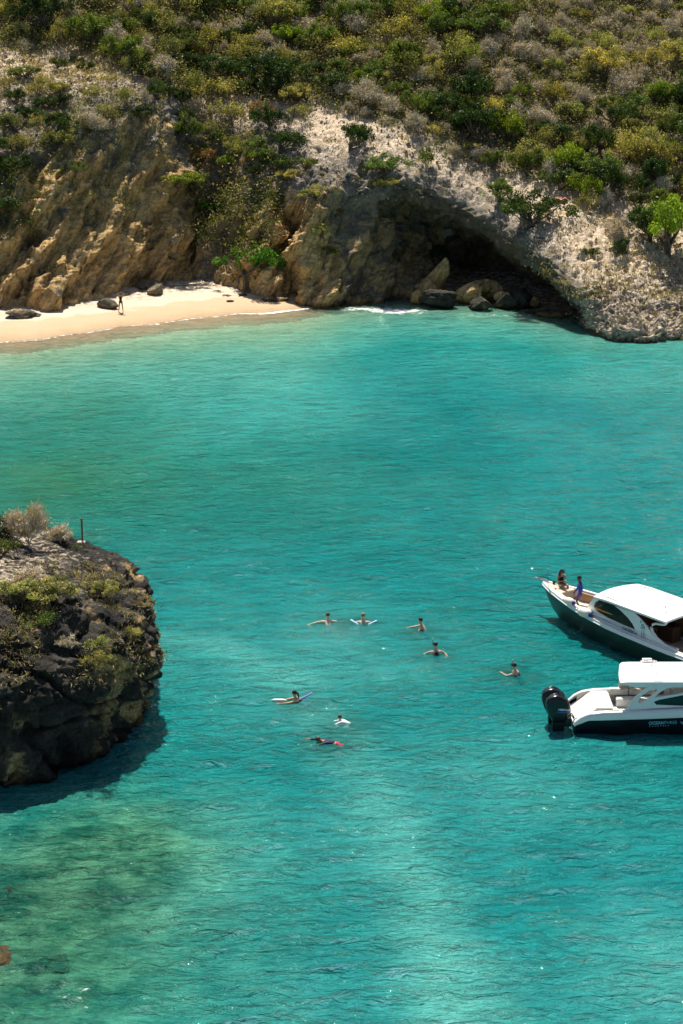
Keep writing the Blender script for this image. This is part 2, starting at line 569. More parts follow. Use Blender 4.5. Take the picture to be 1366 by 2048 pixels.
# ------------------------------------------------------------------ the cliffs and the hillside: profiles measured at columns across the cove
# columns: (x in photo, [(row in photo, distance) for base, foot, lower face, upper face, lip underside, lip top, slope, slope, slope, slope])
BEACH = 'b'
COLS = [
    (-420, BEACH, [(612, 176), (500, 179), (390, 183), (310, 187), (270, 189.5), (200, 196), (130, 203), (60, 210), (-10, 219)]),
    (0, BEACH, [(606, 177.5), (500, 180), (390, 184), (320, 187), (285, 189), (200, 196), (130, 203), (60, 210), (-10, 219)]),
    (100, BEACH, [(618, 177.0), (500, 180.5), (390, 184), (310, 188), (270, 190), (190, 198), (120, 205), (55, 212), (-10, 220)]),
    (130, BEACH, [(612, 178.5), (500, 182), (390, 185.5), (290, 189), (245, 191), (180, 198), (120, 205), (55, 212), (-10, 220)]),
    (250, BEACH, [(562, 186), (470, 187.8), (370, 190.5), (250, 194), (212, 196), (160, 201), (110, 207), (50, 214), (-10, 221)]),
    (340, BEACH, [(550, 189), (470, 191), (370, 193.5), (270, 196.5), (215, 199), (165, 203), (110, 209), (50, 215), (-10, 222)]),
    (385, BEACH, [(552, 191.0), (480, 195.5), (400, 198.5), (320, 201), (240, 203), (180, 207), (115, 212), (50, 217), (-10, 224)]),
    (480, BEACH, [(553, 188), (485, 190.5), (410, 193.5), (340, 196.8), (260, 201), (190, 206), (120, 212), (50, 218), (-10, 225)]),
    (515, BEACH, [(585, 184.5), (500, 186.5), (430, 189), (360, 192.5), (290, 197), (200, 204), (120, 211), (50, 218), (-10, 225)]),
    (545, BEACH, [(590, 184.0), (500, 187.5), (430, 190), (385, 191.5), (310, 195.5), (205, 203), (120, 211), (50, 218), (-10, 225)]),
    (582, BEACH, [(590, 186.8), (510, 190.5), (440, 191.5), (385, 190.5), (320, 194.5), (210, 203), (120, 211), (50, 218), (-10, 225)]),
    (605, (609, 181.7), [(604, 182.2), (530, 183.8), (460, 186.0), (385, 189.5), (330, 193.0), (215, 202), (120, 211), (50, 218), (-10, 225)]),
    (650, (611, 181.3), [(605, 181.6), (520, 183.0), (440, 185.5), (380, 188.0), (340, 190.5), (220, 201), (120, 210), (50, 217), (-10, 225)]),
    (690, (610, 181.8), [(603, 182.2), (510, 184.6), (440, 186.0), (385, 187.0), (345, 189.5), (220, 200.5), (120, 210), (50, 217), (-10, 225)]),
    (780, (604, 184), [(597, 184.8), (500, 189), (430, 190.4), (388, 186.4), (352, 187.0), (230, 198), (130, 208), (50, 216), (-10, 224)]),
    (860, (603, 185), [(590, 188), (520, 194.5), (440, 194.5), (412, 187.2), (378, 187.6), (240, 197), (130, 208), (50, 216), (-10, 224)]),
    (940, (603, 187), [(588, 194), (520, 200), (470, 196), (452, 186.0), (412, 186.4), (250, 199), (130, 208), (50, 216), (-10, 224)]),
    (1010, (610, 184), [(592, 193), (540, 198), (512, 192), (500, 183.0), (456, 183.4), (300, 195), (150, 207), (50, 216), (-10, 224)]),
    (1060, (618, 181), [(600, 190), (560, 194), (545, 187), (530, 178.4), (484, 178.8), (350, 190), (200, 203), (80, 215), (-10, 224)]),
    (1110, (628, 179), [(612, 185), (588, 188), (575, 181), (568, 174.0), (528, 174.4), (390, 185), (240, 200), (90, 214), (-10, 224)]),
    (1150, (640, 175.5), [(628, 181), (612, 182), (607, 177), (603, 170.6), (568, 170.8), (430, 181), (260, 198), (100, 214), (-10, 224)]),
    (1168, (660, 170.3), [(654, 170.5), (640, 170.4), (622, 170.0), (608, 169.8), (585, 170.0), (440, 181), (260, 198), (100, 214), (-10, 224)]),
    (1215, (677, 166.3), [(671, 166.4), (660, 166.6), (645, 167.2), (620, 168.6), (575, 172), (450, 181), (270, 197), (100, 214), (-10, 224)]),
    (1280, (687, 164.2), [(681, 164.3), (668, 164.8), (648, 166.2), (610, 169.4), (560, 174), (455, 182), (280, 197), (100, 214), (-10, 224)]),
    (1366, (678, 166.2), [(672, 166.4), (660, 167.0), (638, 168.8), (600, 172), (555, 176), (455, 184), (290, 197), (100, 214), (-10, 224)]),
    (1500, (676, 166.7), [(670, 167), (655, 168), (630, 170), (595, 173.5), (550, 178), (450, 186), (290, 198), (100, 214), (-10, 224)]),
    (1800, (676, 166.7), [(670, 167), (655, 168), (630, 170), (595, 173.5), (550, 178), (450, 186), (290, 198), (100, 214), (-10, 224)]),
]
tab = []
for px, base, kn in COLS:
    pts = [(Y, at_y(px, py, Y).z) for py, Y in kn]
    if base == BEACH:
        fy, fz = pts[0]
        b0 = (fy - 1.2, -0.6)
        bm1 = (fy - 2.0, -3.5)
    else:
        by = base[1]; b0 = (by, at_y(px, base[0], by).z)
        b0 = (by, min(b0[1], 0.05))
        bm1 = (by + 0.6, -4.0)
    tab.append([bm1, b0] + pts + [(262, 38.0), (330, 40.0)])
tab = np.array(tab)                      # columns x knots x 2
cpx = np.array([c[0] for c in COLS], float)
NK = tab.shape[1]
PX = np.arange(-420, 1801, 3.2)
NC = len(PX)
ky = np.stack([np.interp(PX, cpx, tab[:, k, 0]) for k in range(NK)], 1)
kz = np.stack([np.interp(PX, cpx, tab[:, k, 1]) for k in range(NK)], 1)
ky = smooth1d(ky, 3.0); kz = smooth1d(kz, 3.0)
ROWS = [10, 12, 60, 55, 60, 34, 44, 95, 80, 62, 48, 24, 12]
tt = np.concatenate([np.linspace(i, i + 1, r, endpoint=False) for i, r in enumerate(ROWS)] + [[NK - 1]])
NR = len(tt)
ii = np.minimum(tt.astype(int), NK - 2); ff = tt - ii
SY = ky[:, ii] * (1 - ff) + ky[:, ii + 1] * ff
SZ = kz[:, ii] * (1 - ff) + kz[:, ii + 1] * ff
SY = smooth1d(SY, 4.0, 1); SZ = smooth1d(SZ, 4.0, 1)
depth_ = SY * math.cos(TILT) - (SZ - CAM_H) * math.sin(TILT)
SX = (PX[:, None] - 683) * depth_ / FPX
P = np.stack([SX, SY, SZ], -1)           # NC x NR x 3
dU = np.gradient(P, axis=0); dV = np.gradient(P, axis=1)
N = np.cross(dU, dV); N /= np.linalg.norm(N, axis=-1)[..., None] + 1e-9
# make normals point outwards (towards camera or up)
N = np.where((N[..., 1:2] * -1 + N[..., 2:3]) < 0, -N, N)
T = np.broadcast_to(tt[None, :], (NC, NR))
PXg = np.broadcast_to(PX[:, None], (NC, NR))
rock_w = np.interp(T, [0, 1, 2, 3, 4.4, 5, 6, 7, 8, 11, 13], [0.4, 0.6, 0.8, 1.0, 0.8, 0.3, 0.25, 0.3, 0.30, 0.35, 0.35])
x, y, z = SX, SY, SZ
ca, sa = math.cos(R(62)), math.sin(R(62))
acr = x * sa - z * ca                      # across the tilted strata
alo = x * ca + z * sa
strata = ridged(acr * 0.34, alo * 0.07, y * 0.10, 2) * 0.75 + ridged(acr * 0.95, alo * 0.16, y * 0.3 + 5, 2) * 0.36
slab1 = np.mod(acr * 0.27 + 0.55 * perlin(x * 0.12, y * 0.12, z * 0.12 + 3) + 0.12 * perlin(x * 0.6, y * 0.6, z * 0.5), 1.0)
slab2 = np.mod(acr * 0.85 + 0.6 * perlin(x * 0.3 + 8, y * 0.3, z * 0.25) + 0.15 * perlin(x * 1.3, y * 1.3, z), 1.0)
slabs = (np.minimum(slab1 / 0.82, (1 - slab1) / 0.18) - 0.5) * 1.3 + (np.minimum(slab2 / 0.8, (1 - slab2) / 0.2) - 0.5) * 0.42
lumps = fbm(x * 0.22, y * 0.22, z * 0.22, 3) * 1.0
rough = fbm(x * 1.1 + 9, y * 1.1, z * 1.1, 4) * 0.32 + ridged(x * 1.5, y * 1.5, z * 1.9, 3) * 0.12
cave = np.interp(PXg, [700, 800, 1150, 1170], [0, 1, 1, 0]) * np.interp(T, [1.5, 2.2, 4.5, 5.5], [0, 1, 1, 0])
face = np.interp(T, [1, 2, 5, 6.5], [0.5, 1, 1, 0]) * np.interp(PXg, [600, 900], [1, 0.45])
karst = np.interp(PXg, [1120, 1180], [0, 1]) * np.interp(T, [0, 2, 6.7, 7.3], [0.6, 1, 1, 0])
kr = ridged(x * 1.7 + z * 1.2, y * 1.1, z * 2.2, 3) + 0.5 * ridged(x * 0.6, y * 0.6, z * 0.9, 2)
disp = strata * face * 0.75 + slabs * np.interp(T, [1, 2, 4.6, 5.6], [0.6, 1, 1, 0]) * np.interp(PXg, [700, 800, 1100, 1170], [1.0, 0.7, 0.4, 0]) + lumps * rock_w + rough * (0.5 + 0.5 * rock_w) + (kr - 0.3) * 0.24 * karst - lumps * rock_w * 0.5 * karst - 0.25 * face
ledge = np.interp(T, [5, 5.6, 6.2, 7.5], [0, 1, 1, 0])
disp += ledge * (ridged(x * 0.9, y * 0.9, z * 1.6, 3) - 0.3) * 0.18
disp *= np.interp(T, [0, 1, 12, 13], [0.5, 1, 1, 0.3])
P2 = P + N * disp[..., None]
tan_col = np.interp(PXg, [-420, 0, 100, 350, 390, 470, 520, 600, 690, 860, 1000, 1165, 1800], [0.35, 0.5, 0.7, 0.85, 0.35, 0.4, 0.8, 0.75, 0.45, 0.4, 0.35, 0.0, 0.0])
tan_a = tan_col * np.interp(T, [0, 1, 2, 3, 4, 5, 6], [0.6, 0.8, 1.0, 1.0, 0.75, 0.25, 0.0]) + strata * face * 0.18
soil_a = np.interp(T, [5.6, 7, 8, 13], [0, 0.42, 0.7, 0.7]) * np.interp(PXg, [0, 540, 640, 1100, 1200], [0.95, 1.2, 2.2, 2.2, 1.1])
soil_a = soil_a + 0.42 * karst
soil_a = soil_a + np.interp(PXg, [370, 400, 480, 520], [0, 0.45, 0.45, 0]) * np.interp(T, [2, 3, 5], [0.4, 1, 1])
py2 = 1024 - FPX * ((SZ - CAM_H) * math.cos(TILT) + SY * math.sin(TILT)) / depth_
VEGLINE = ([-420, 0, 60, 130, 250, 330, 400, 480, 540, 620, 720, 760, 830, 900, 980, 1060, 1120, 1200, 1300, 1366, 1800],
           [140, 90, 105, 85, 140, 175, 215, 195, 205, 215, 235, 262, 275, 315, 350, 362, 388, 398, 415, 435, 435])
humus_shade = np.clip((np.interp(PXg, *VEGLINE) - py2) / 60 + 0.3 + 0.5 * perlin(x * 0.3, y * 0.3, z * 0.3), 0, 1) * 0.8
humus_shade = np.maximum(humus_shade, 0.85 * np.interp(T, [4.3, 4.7, 5.6, 5.95], [0, 1, 1, 0]) * np.interp(PXg, [760, 800, 1150, 1165], [0, 1, 1, 0]))  # lip underside: shade band under the lit ledge painted in, with black staining
humus_shade = np.maximum(humus_shade, 0.42 * np.interp(T, [1, 2, 4.4, 4.8], [0, 1, 1, 0]) * np.interp(PXg, [640, 720, 1100, 1150], [0, 1, 1, 0]))  # cave wall: its shade is put into the rock colour, no leaf soil
humus_shade = np.maximum(humus_shade, cave * 0.75 * np.interp(PXg, [860, 930], [0, 1]))  # deep cave: darkness of the interior painted into the rock
humus_shade = np.maximum(humus_shade, np.interp(PXg, [375, 410, 470, 520], [0, 0.7, 0.7, 0]) * np.interp(T, [2, 3, 5.5, 6.5], [0, 1, 1, 0]))
wet_a = np.interp(T, [0, 6, 7], [1, 1, 0]) * np.ones_like(T)
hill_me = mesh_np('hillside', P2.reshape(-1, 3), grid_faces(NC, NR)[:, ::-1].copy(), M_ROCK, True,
                  {'tan': tan_a, 'soil': soil_a, 'wet': wet_a, 'humus_shade': humus_shade})
hill = tag(obj('hillside', hill_me), kind='structure')


def bvh_of(me):
    n = len(me.vertices); co = np.empty(n * 3, dtype=np.float32); me.vertices.foreach_get('co', co)
    fi = np.empty(len(me.loops), dtype=np.int32); me.loops.foreach_get('vertex_index', fi)
    return BVHTree.FromPolygons(co.reshape(-1, 3).tolist(), fi.reshape(-1, 4).tolist())


hill_bvh = bvh_of(hill_me)


def on(bvh, px, py):
    d = Vector(_ray(px, py)).normalized()
    h = bvh.ray_cast(Vector((0, 0, CAM_H)), d)
    return h[0], h[1]


# ------------------------------------------------------------------ beach, sea bed, sea
SH = [(-420, 726), (-200, 704), (0, 684), (100, 673), (200, 661), (280, 650), (330, 642), (400, 634), (470, 629), (530, 626), (590, 619), (640, 608)]
shx = []; shy = []
for a, b in SH:
    p = at_z(a, b, 0); shx.append(p.x); shy.append(p.y)
shx += [0, 4, 8, 14, 18, 22, 60]
shy += [184, 186, 187, 185, 181, 178, 178]


def bed_z(x, y):
    s = y - np.interp(x, shx, shy) - 0.35 * np.sin(x * 0.55) - 0.25 * np.sin(x * 1.3 + 1)
    up = 0.068 * np.clip(s, 0, 60)
    dn = np.where(s > -14, 0.085 * s, -1.19 + 0.085 * (s + 14))
    dn = np.maximum(dn, -6.0)
    right = np.clip((x + 3) / 8, 0, 1)
    dn = dn * (1 + 0.7 * right)
    zz = np.where(s > 0, up, dn)
    # shallows around the foot of the near headland
    q = np.exp(-(((x + 12) / 9) ** 2 + ((y - 62) / 12) ** 2))
    zz = zz + q * 3.6 * (s < -20)
    return zz + 0.10 * perlin(x * 0.4, y * 0.4, 3.0) * np.clip(np.abs(s) / 3, 0, 1)


gx = np.arange(-62, 62.1, 0.4); gy = np.concatenate([np.arange(20, 150, 1.0), np.arange(150, 200.1, 0.3)])
GX, GY = np.meshgrid(gx, gy)
GZ = bed_z(GX, GY)
allf = grid_faces(len(gy), len(gx))
V = np.stack([GX, GY, GZ], -1).reshape(-1, 3)
fz = V[allf].mean(1)[:, 2]; fxm = V[allf].mean(1)[:, 0]
litter = np.clip((GZ - 0.55) / 0.35, 0, 1) * 0.95 + np.clip(GX + 1, 0, 1) * 3  # last term darkens the cave floor sand: painted shade, not drift
reef = 0.2 + 0.55 * np.exp(-(((GX + 14) / 7) ** 2 + ((GY - 62) / 10) ** 2)) + 0.5 * np.exp(-(((GX - 22) / 8) ** 2 + ((GY - 172) / 5) ** 2))
isb = (fz > -0.35)


def sub(name, sel, mat, attrs):
    f = allf[sel]; u, inv = np.unique(f, return_inverse=True)
    return mesh_np(name, V[u], inv.reshape(-1, 4), mat, True, {k: v.ravel()[u] for k, v in attrs.items()})


tag(obj('beach', sub('beach', isb, M_SAND, {'litter': litter})), kind='structure')
tag(obj('seabed', sub('seabed', ~isb, M_BED, {'reef': reef})), kind='structure')

wx = np.concatenate([[-3000, -800, -200, -90], np.arange(-52, 52, 0.28), [90, 200, 800, 3000]])
wy = np.concatenate([[-2500, -600, -100, 0, 35], np.arange(50, 189, 0.22), [240]])
WX, WY = np.meshgrid(wx, wy)
cr, sr = math.cos(R(9)), math.sin(R(9))
ux = WX * cr + WY * sr; uy = -WX * sr + WY * cr
inside = (np.abs(WX) < 55) & (WY > 45) & (WY < 190)
dep = -bed_z(np.clip(WX, -62, 62), np.clip(WY, 20, 200))
dep = np.where(inside, dep, 6.0)
calm = np.clip(dep / 1.0, 0.15, 1)
WZ = np.where(inside, (0.105 * perlin(ux * 0.33, uy * 0.80, 0.3) + 0.070 * perlin(ux * 0.85, uy * 1.7, 7.7) + 0.05 * perlin(ux * 0.1, uy * 0.22, 4.0)) * calm, 0)


def blob(px, py, wpx, hm, rot=0.0):
    c = at_z(px, py, 0)
    return np.exp(-(((WX - c.x - rot * (WY - c.y)) / wpx) ** 2 + ((WY - c.y) / hm) ** 2))


def path_dist(pts, wob=0.9):
    """distance in metres from a line of sand seen through the water, edges wandering"""
    q = [at_z(a, b, 0) for a, b in pts]
    xs = WX + wob * perlin(WX * 0.25, WY * 0.22, 8.0) + 0.4 * perlin(WX * 0.9, WY * 0.6, 2.0); ys = WY
    best = np.full(WX.shape, 1e9)
    for p0, p1 in zip(q[:-1], q[1:]):
        dx, dy = p1.x - p0.x, p1.y - p0.y
        t = np.clip(((xs - p0.x) * dx + (ys - p0.y) * dy) / (dx * dx + dy * dy), 0, 1)
        best = np.minimum(best, np.hypot(xs - p0.x - t * dx, (ys - p0.y - t * dy)))
    return best


streak = path_dist([(330, 1275), (470, 1300), (580, 1370), (670, 1480), (750, 1600), (810, 1720), (850, 1830), (880, 1930), (900, 2070)], 1.5)
wid = np.interp(WY, [54, 62, 75, 92], [2.1, 1.7, 1.3, 1.1])
pale = np.exp(-(streak / wid) ** 2) * np.interp(WY, [54, 60, 70, 92], [0.95, 0.80, 0.50, 0.30]) + 0.35 * blob(450, 1800, 3.5, 6, 0) + 0.45 * blob(1330, 1960, 3.0, 5, 0) \
    + 0.35 * blob(560, 2030, 3, 3) + 0.38 * blob(1330, 760, 8, 9) + 0.32 * blob(620, 1330, 6, 5) + 0.25 * blob(1000, 1560, 7, 6) + 0.4 * blob(330, 1720, 3, 5) + 0.4 * blob(400, 760, 14, 16)
green = 0.85 * blob(100, 960, 9, 18) + 0.35 * blob(600, 960, 8, 14) + 0.4 * blob(200, 1660, 4.0, 4) + 0.25 * blob(1150, 700, 5, 4) + 0.3 * blob(120, 800, 10, 9)
pale = np.clip(pale + 0.16 * fbm(WX * 0.16, WY * 0.10, 1.0, 3), 0, 1)
green = np.clip(green + 0.10 * fbm(WX * 0.2, WY * 0.12, 5.0, 3), 0, 1)
shoal = np.clip(blob(40, 1900, 5.5, 8) * 1.4, 0, 1)
alpha = np.clip(1 - np.exp(-np.clip(dep, 0, 10) * 0.85), 0.06, 0.86)
for a_, b_ in ((656, 1250), (726, 1252), (845, 1264), (872, 1312), (1036, 1354), (600, 1405), (690, 1448), (660, 1488)):
    alpha = alpha * (1 - 0.30 * np.clip(1.6 * blob(a_, b_, 1.1, 1.3), 0, 1))
alpha = alpha * (1 - 0.38 * shoal)
shoal2 = np.clip(0.9 * blob(40, 1880, 6.0, 10) + 0.6 * blob(260, 1700, 3.0, 4), 0, 0.85)
foam = np.clip(1.0 - np.abs(dep - 0.03) / 0.06, 0, 1) * 0.72
for a_, b_ in ((656, 1246), (726, 1248), (845, 1260), (872, 1308), (1033, 1350), (596, 1402), (686, 1446), (652, 1486)):
    foam += 0.30 * blob(a_, b_, 0.55, 0.5)
foam += 0.42 * blob(150, 1985, 1.3, 1.6) + 0.30 * blob(330, 1990, 1.2, 1.0)  # sun glitter on the near shallows, painted as white flecks
foam += 0.85 * blob(800, 622, 3.2, 2.2) + 0.5 * blob(1000, 632, 5, 1.0) + 0.55 * blob(700, 618, 3.0, 1.2) + 0.3 * blob(1320, 690, 4, 1.0) + 0.38 * blob(560, 625, 3, 1.6)
dn = np.clip(dep / 6.0, 0, 1)
sea = tag(obj('sea_water', mesh_np('sea_water', np.stack([WX, WY, WZ], -1).reshape(-1, 3), grid_faces(len(wy), len(wx)), M_WATER, True,
                                   {'depth': dn, 'pale': pale, 'green': green, 'alpha': alpha, 'foam': foam, 'shoal': shoal2})), kind='structure')

# ------------------------------------------------------------------ the near headland on the left
TH = np.linspace(0, 2 * math.pi, 560, endpoint=False)
HH = np.concatenate([np.linspace(-2.5, 6.2, 190), np.linspace(6.2, 7.75, 70)[1:]])
rad_z = [-2.5, 0, 0.6, 1.8, 3.0, 4.0, 5.1, 6.2, 6.9, 7.4, 7.7, 7.75]
rad_r = [8.4, 9.3, 9.5, 9.75, 9.85, 9.75, 9.35, 8.1, 6.9, 5.2, 2.6, 0.0]
CX, CY = -18.2, 82.9
TT, HG = np.meshgrid(TH, HH)
rr = np.interp(HG, rad_z, rad_r)
ex = 0.9                                       # a little squarer than an ellipse
cx_, sx_ = np.cos(TT), np.sin(TT)
hx = np.sign(cx_) * np.abs(cx_) ** ex; hy = np.sign(sx_) * np.abs(sx_) ** ex
HX = CX + rr * hx; HY = CY + rr * hy * 1.0
# land carries on out of frame to the left
HX = np.where(hx < 0, CX + rr * hx * 3.0, HX)
HZ = HG - 0.05 * np.clip(CY - HY, 0, 9)
nx_, ny_ = hx, hy
nz_ = np.interp(HG, [0, 3, 5, 6.5, 7.5], [-0.1, 0, 0.4, 1.2, 4.0])
nl = np.sqrt(nx_ ** 2 + ny_ ** 2 + nz_ ** 2)
d2 = fbm(HX * 0.28, HY * 0.28, HZ * 0.22, 3) * 0.55 + ridged(HX * 0.6 + HY * 0.3, HY * 0.5, HZ * 0.3, 4) * 0.30 + ridged(HX * 2.1, HY * 2.1, HZ * 1.6, 3) * 0.13 + fbm(HX * 2.6, HY * 2.6, HZ * 2.6, 3) * 0.16
crack = np.abs(perlin((HX + HZ * 0.9) * 0.35, HY * 0.3, HZ * 0.5 + 3))
d2 -= 0.45 * np.exp(-(crack / 0.05) ** 2)
d2 *= np.interp(HG, [-2.5, 0, 5, 7.2, 7.75], [0.8, 1, 1, 0.5, 0.35])
HX += d2 * nx_ / nl; HY += d2 * ny_ / nl; HZ = HZ + d2 * nz_ / nl * 0.8
HZ = np.where(HZ > 3, 3 + (HZ - 3) * 0.83, HZ)
nr, ncl = HX.shape
i = np.arange(nr - 1)[:, None] * ncl + np.arange(ncl)[None, :]
j = np.arange(nr - 1)[:, None] * ncl + (np.arange(ncl)[None, :] + 1) % ncl
hf = np.stack([i, j, j + ncl, i + ncl], -1).reshape(-1, 4)
top_a = np.clip((HZ - 5.9) / 0.8, 0, 1)
head_me = mesh_np('headland', np.stack([HX, HY, HZ], -1).reshape(-1, 3), hf, M_ROCKF, True,
                  {'tan': 0.22 * np.clip((HX + 11.0) / 2, 0, 1) * np.ones_like(HX) + 0.1, 'soil': top_a * 0.40, 'wet': np.ones_like(HX), 'humus_shade': np.zeros_like(HX)})
tag(obj('headland', head_me), kind='structure')
head_bvh = bvh_of(head_me)


# ------------------------------------------------------------------ boulders
def boulder_mesh(name, seed, sx, sy, sz, mat=None, tan=0.2, flat=0.35, sub_=4, tilt=0.0):
    bm = bmesh.new()
    bmesh.ops.create_icosphere(bm, subdivisions=sub_, radius=1.0)
    co = np.array([v.co[:] for v in bm.verts]); 
    q = co * 1.0
    o = seed * 13.7
    d = 1 + 0.38 * fbm(q[:, 0] * 0.9 + o, q[:, 1] * 0.9, q[:, 2] * 0.9, 2) + 0.20 * ridged(q[:, 0] * 2.2 + o, q[:, 1] * 2.2, q[:, 2] * 1.6, 3) * 0.6 + 0.10 * fbm(q[:, 0] * 5 + o, q[:, 1] * 5, q[:, 2] * 5, 2)
    # planes chop the ball into a broken block
    r_ = np.random.default_rng(seed)
    p = co * d[:, None]
    for k in range(9):
        nrm = r_.normal(size=3); nrm /= np.linalg.norm(nrm)
        h = r_.uniform(0.62, 0.9)
        s = p @ nrm
        p = p - np.clip(s - h, 0, None)[:, None] * nrm * 0.85
    p *= np.array([sx, sy, sz])
    c, s = math.cos(tilt), math.sin(tilt)
    p = np.stack([p[:, 0] * c - p[:, 2] * s, p[:, 1], p[:, 0] * s + p[:, 2] * c], 1)
    for v, cc in zip(bm.verts, p): v.co = cc
    me = bpy.data.meshes.new(name); bm.to_mesh(me); bm.free()
    me.materials.append(mat or M_BOULD)
    n_ = len(me.vertices)
    for k, val in (('tan', tan), ('soil', 0.0), ('wet', 1.0), ('humus_shade', 0.0)):
        a = me.attributes.new(k, 'FLOAT', 'POINT'); a.data.foreach_set('value', np.full(n_, val, dtype=np.float32))
    me.polygons.foreach_set('use_smooth', np.ones(len(me.polygons), dtype=bool))
    return me


BOULD = [  # x, y in photo of the foot, z of the foot, half sizes, tan, label
    (216, 618, 0.35, (0.98, 0.7, 0.52), 0.1, 'dark grey boulder on the sand just left of the standing person'),
    (311, 590, 0.85, (0.85, 0.7, 0.50), 0.1, 'rounded dark boulder on dry sand, in front of the flat slab'),
    (290, 579, 0.95, (1.0, 1.5, 0.50), 0.15, 'low flat rock slab half sunk in the sand behind the rounded boulder'),
    (40, 637, 0.25, (1.45, 1.1, 0.42), 0.3, 'flat tan rock lying on the wet sand at the far left of the beach'),
    (103, 622, 0.40, (1.25, 1.0, 1.45), 0.5, 'upright tan rock block leaning on the foot of the left cliff'),
    (143, 604, 0.8, (0.55, 0.4, 0.22), 0.1, 'small dark stone on the shaded sand right of the upright tan block'),
    (178, 594, 0.9, (0.4, 0.4, 0.25), 0.1, 'small stone at the cliff foot above the shaded sand'),
    (512, 586, 0.4, (1.0, 0.9, 1.0), 0.5, 'brown rock at the right end of the beach under the bright green tree'),
    (548, 603, 0.3, (1.3, 0.8, 0.22), 0.6, 'low tan ledge stone where the beach meets the cliff rib'),
    (884, 618, 0.0, (1.75, 1.2, 0.95), 0.05, 'large black wet boulder at the left of the cave boulders'),
    (855, 592, 0.6, (1.0, 0.9, 1.0), 0.9, 'orange brown block of rock behind the black boulder'),
    (838, 606, 0.2, (0.75, 0.7, 0.6), 0.85, 'small orange rock at the water line left of the black boulder'),
    (872, 580, 1.0, (0.95, 0.9, 1.9), 0.95, 'tilted orange rock slab leaning on the cave pillar'),
    (940, 600, 0.4, (1.3, 0.9, 0.9), 0.85, 'ochre yellow boulder in the middle of the cave mouth'),
    (975, 590, 0.7, (1.5, 1.0, 0.9), 0.85, 'ochre rock pile behind the dark round boulder'),
    (962, 622, 0.0, (1.0, 0.8, 0.75), 0.0, 'dark round boulder in shallow water at the cave mouth'),
    (1030, 618, 0.0, (1.75, 1.1, 1.05), 0.12, 'long dark boulder at the right of the cave mouth'),
    (1062, 612, 0.2, (0.8, 0.7, 0.6), 0.6, 'small brown rock touching the right end of the long dark boulder'),
    (1095, 634, 0.0, (1.6, 0.7, 0.26), 0.6, 'flat sunlit ledge stone at water level inside the cave shade'),
    (1078, 626, 0.1, (1.2, 0.6, 0.22), 0.2, 'pale grey flat stone behind the sunlit ledge stone'),
    (1005, 600, 0.6, (0.7, 0.6, 0.5), 0.7, 'small ochre rock between the round and the long dark boulders'),
    (730, 345, None, (0.75, 0.7, 0.8), 0.0, 'dark rock knob standing on the pale ledge above the arch'),
    (460, 604, 0.62, (0.35, 0.2, 0.12), 0.1, 'small flat dark stone on the dry sand at the right of the beach'),
    (486, 592, 0.75, (0.5, 0.25, 0.15), 0.2, 'thin dark slab on the sand below the bright green tree'),
    (-8, 1960, -0.60, (1.5, 1.2, 0.42), 0.12, 'half submerged yellow brown reef rock at the lower left corner'),
    (70, 1975, -1.1, (1.0, 1.1, 0.6), 0.12, 'submerged greenish reef rock right of the lower left corner rock'),
    (2, 1845, -0.85, (0.7, 0.9, 0.5), 0.12, 'submerged rock at the left edge below the headland shadow'),
]
for k, (px, py, z0, (a, b, c), tn, lab) in enumerate(BOULD):
    if z0 is None:
        hit, _ = on(hill_bvh, px, py); p = hit
    else:
        p = at_z(px, py, z0)
        if px < 600 and py < 700:
            for _ in range(6): p = at_z(px, py, max(0.0, float(bed_z(np.array([p.x]), np.array([p.y]))[0])))
    me = boulder_mesh('boulder', 40 + k, a, b, c, mat=M_DARKB if tn <= 0.12 and px > 800 else M_BEACHB if tn <= 0.15 and px < 620 else M_BOULD, tan=tn, sub_=5 if a > 0.6 else 4, tilt=R(-38) if 'tilted' in lab else R(random.uniform(-12, 12)) if c > 0.4 else 0)
    o = obj('boulder', me, None, (p.x, p.y + b * 0.6, p.z + c * 0.6))
    o.rotation_euler = (0, 0, random.uniform(-0.3, 0.3))
    tag(o, lab, 'boulder')


# ------------------------------------------------------------------ vegetation
def branches(seed, h=1.0, spread=0.8, levels=3, r0=0.05, kids=4, sides=4, gnarl=0.25, upright=0.5, r_min=0.010):
    """returns MB with tapered limbs, and the list of tips"""
    r_ = random.Random(seed)
    mb = MB(); tips = []

    def grow(p, d, L, r, lev):
        n = 3 if lev < levels else 2
        pts = [p]; rs = [r]; q = p.copy(); dd = d.copy()
        for i in range(n):
            dd = (dd + Vector((r_.gauss(0, gnarl), r_.gauss(0, gnarl), r_.gauss(0, gnarl * 0.6)))).normalized()
            q = q + dd * (L / n); pts.append(q); rs.append(max(r_min, r * (1 - 0.5 * (i + 1) / n)))
        mb.tube(pts, rs, sides if lev < 2 else 3, cap=False)
        if lev >= levels:
            tips.append(q); return
        for i in range(kids if lev else kids + 1):
            t = r_.uniform(0.35, 1.0)
            k = min(len(pts) - 1, max(1, int(round(t * n))))
            ang = r_.uniform(0, 2 * math.pi)
            side = Vector((math.cos(ang), math.sin(ang), r_.uniform(-0.1, 0.5)))
            nd = (dd * upright + side * spread).normalized()
            grow(pts[k], nd, L * r_.uniform(0.6, 0.85), rs[k] * 0.7, lev + 1)
        tips.append(q)
    grow(Vector((0, 0, -0.15)), Vector((r_.gauss(0, 0.15), r_.gauss(0, 0.15), 1)).normalized(), h, r0, 0)
    return mb, tips


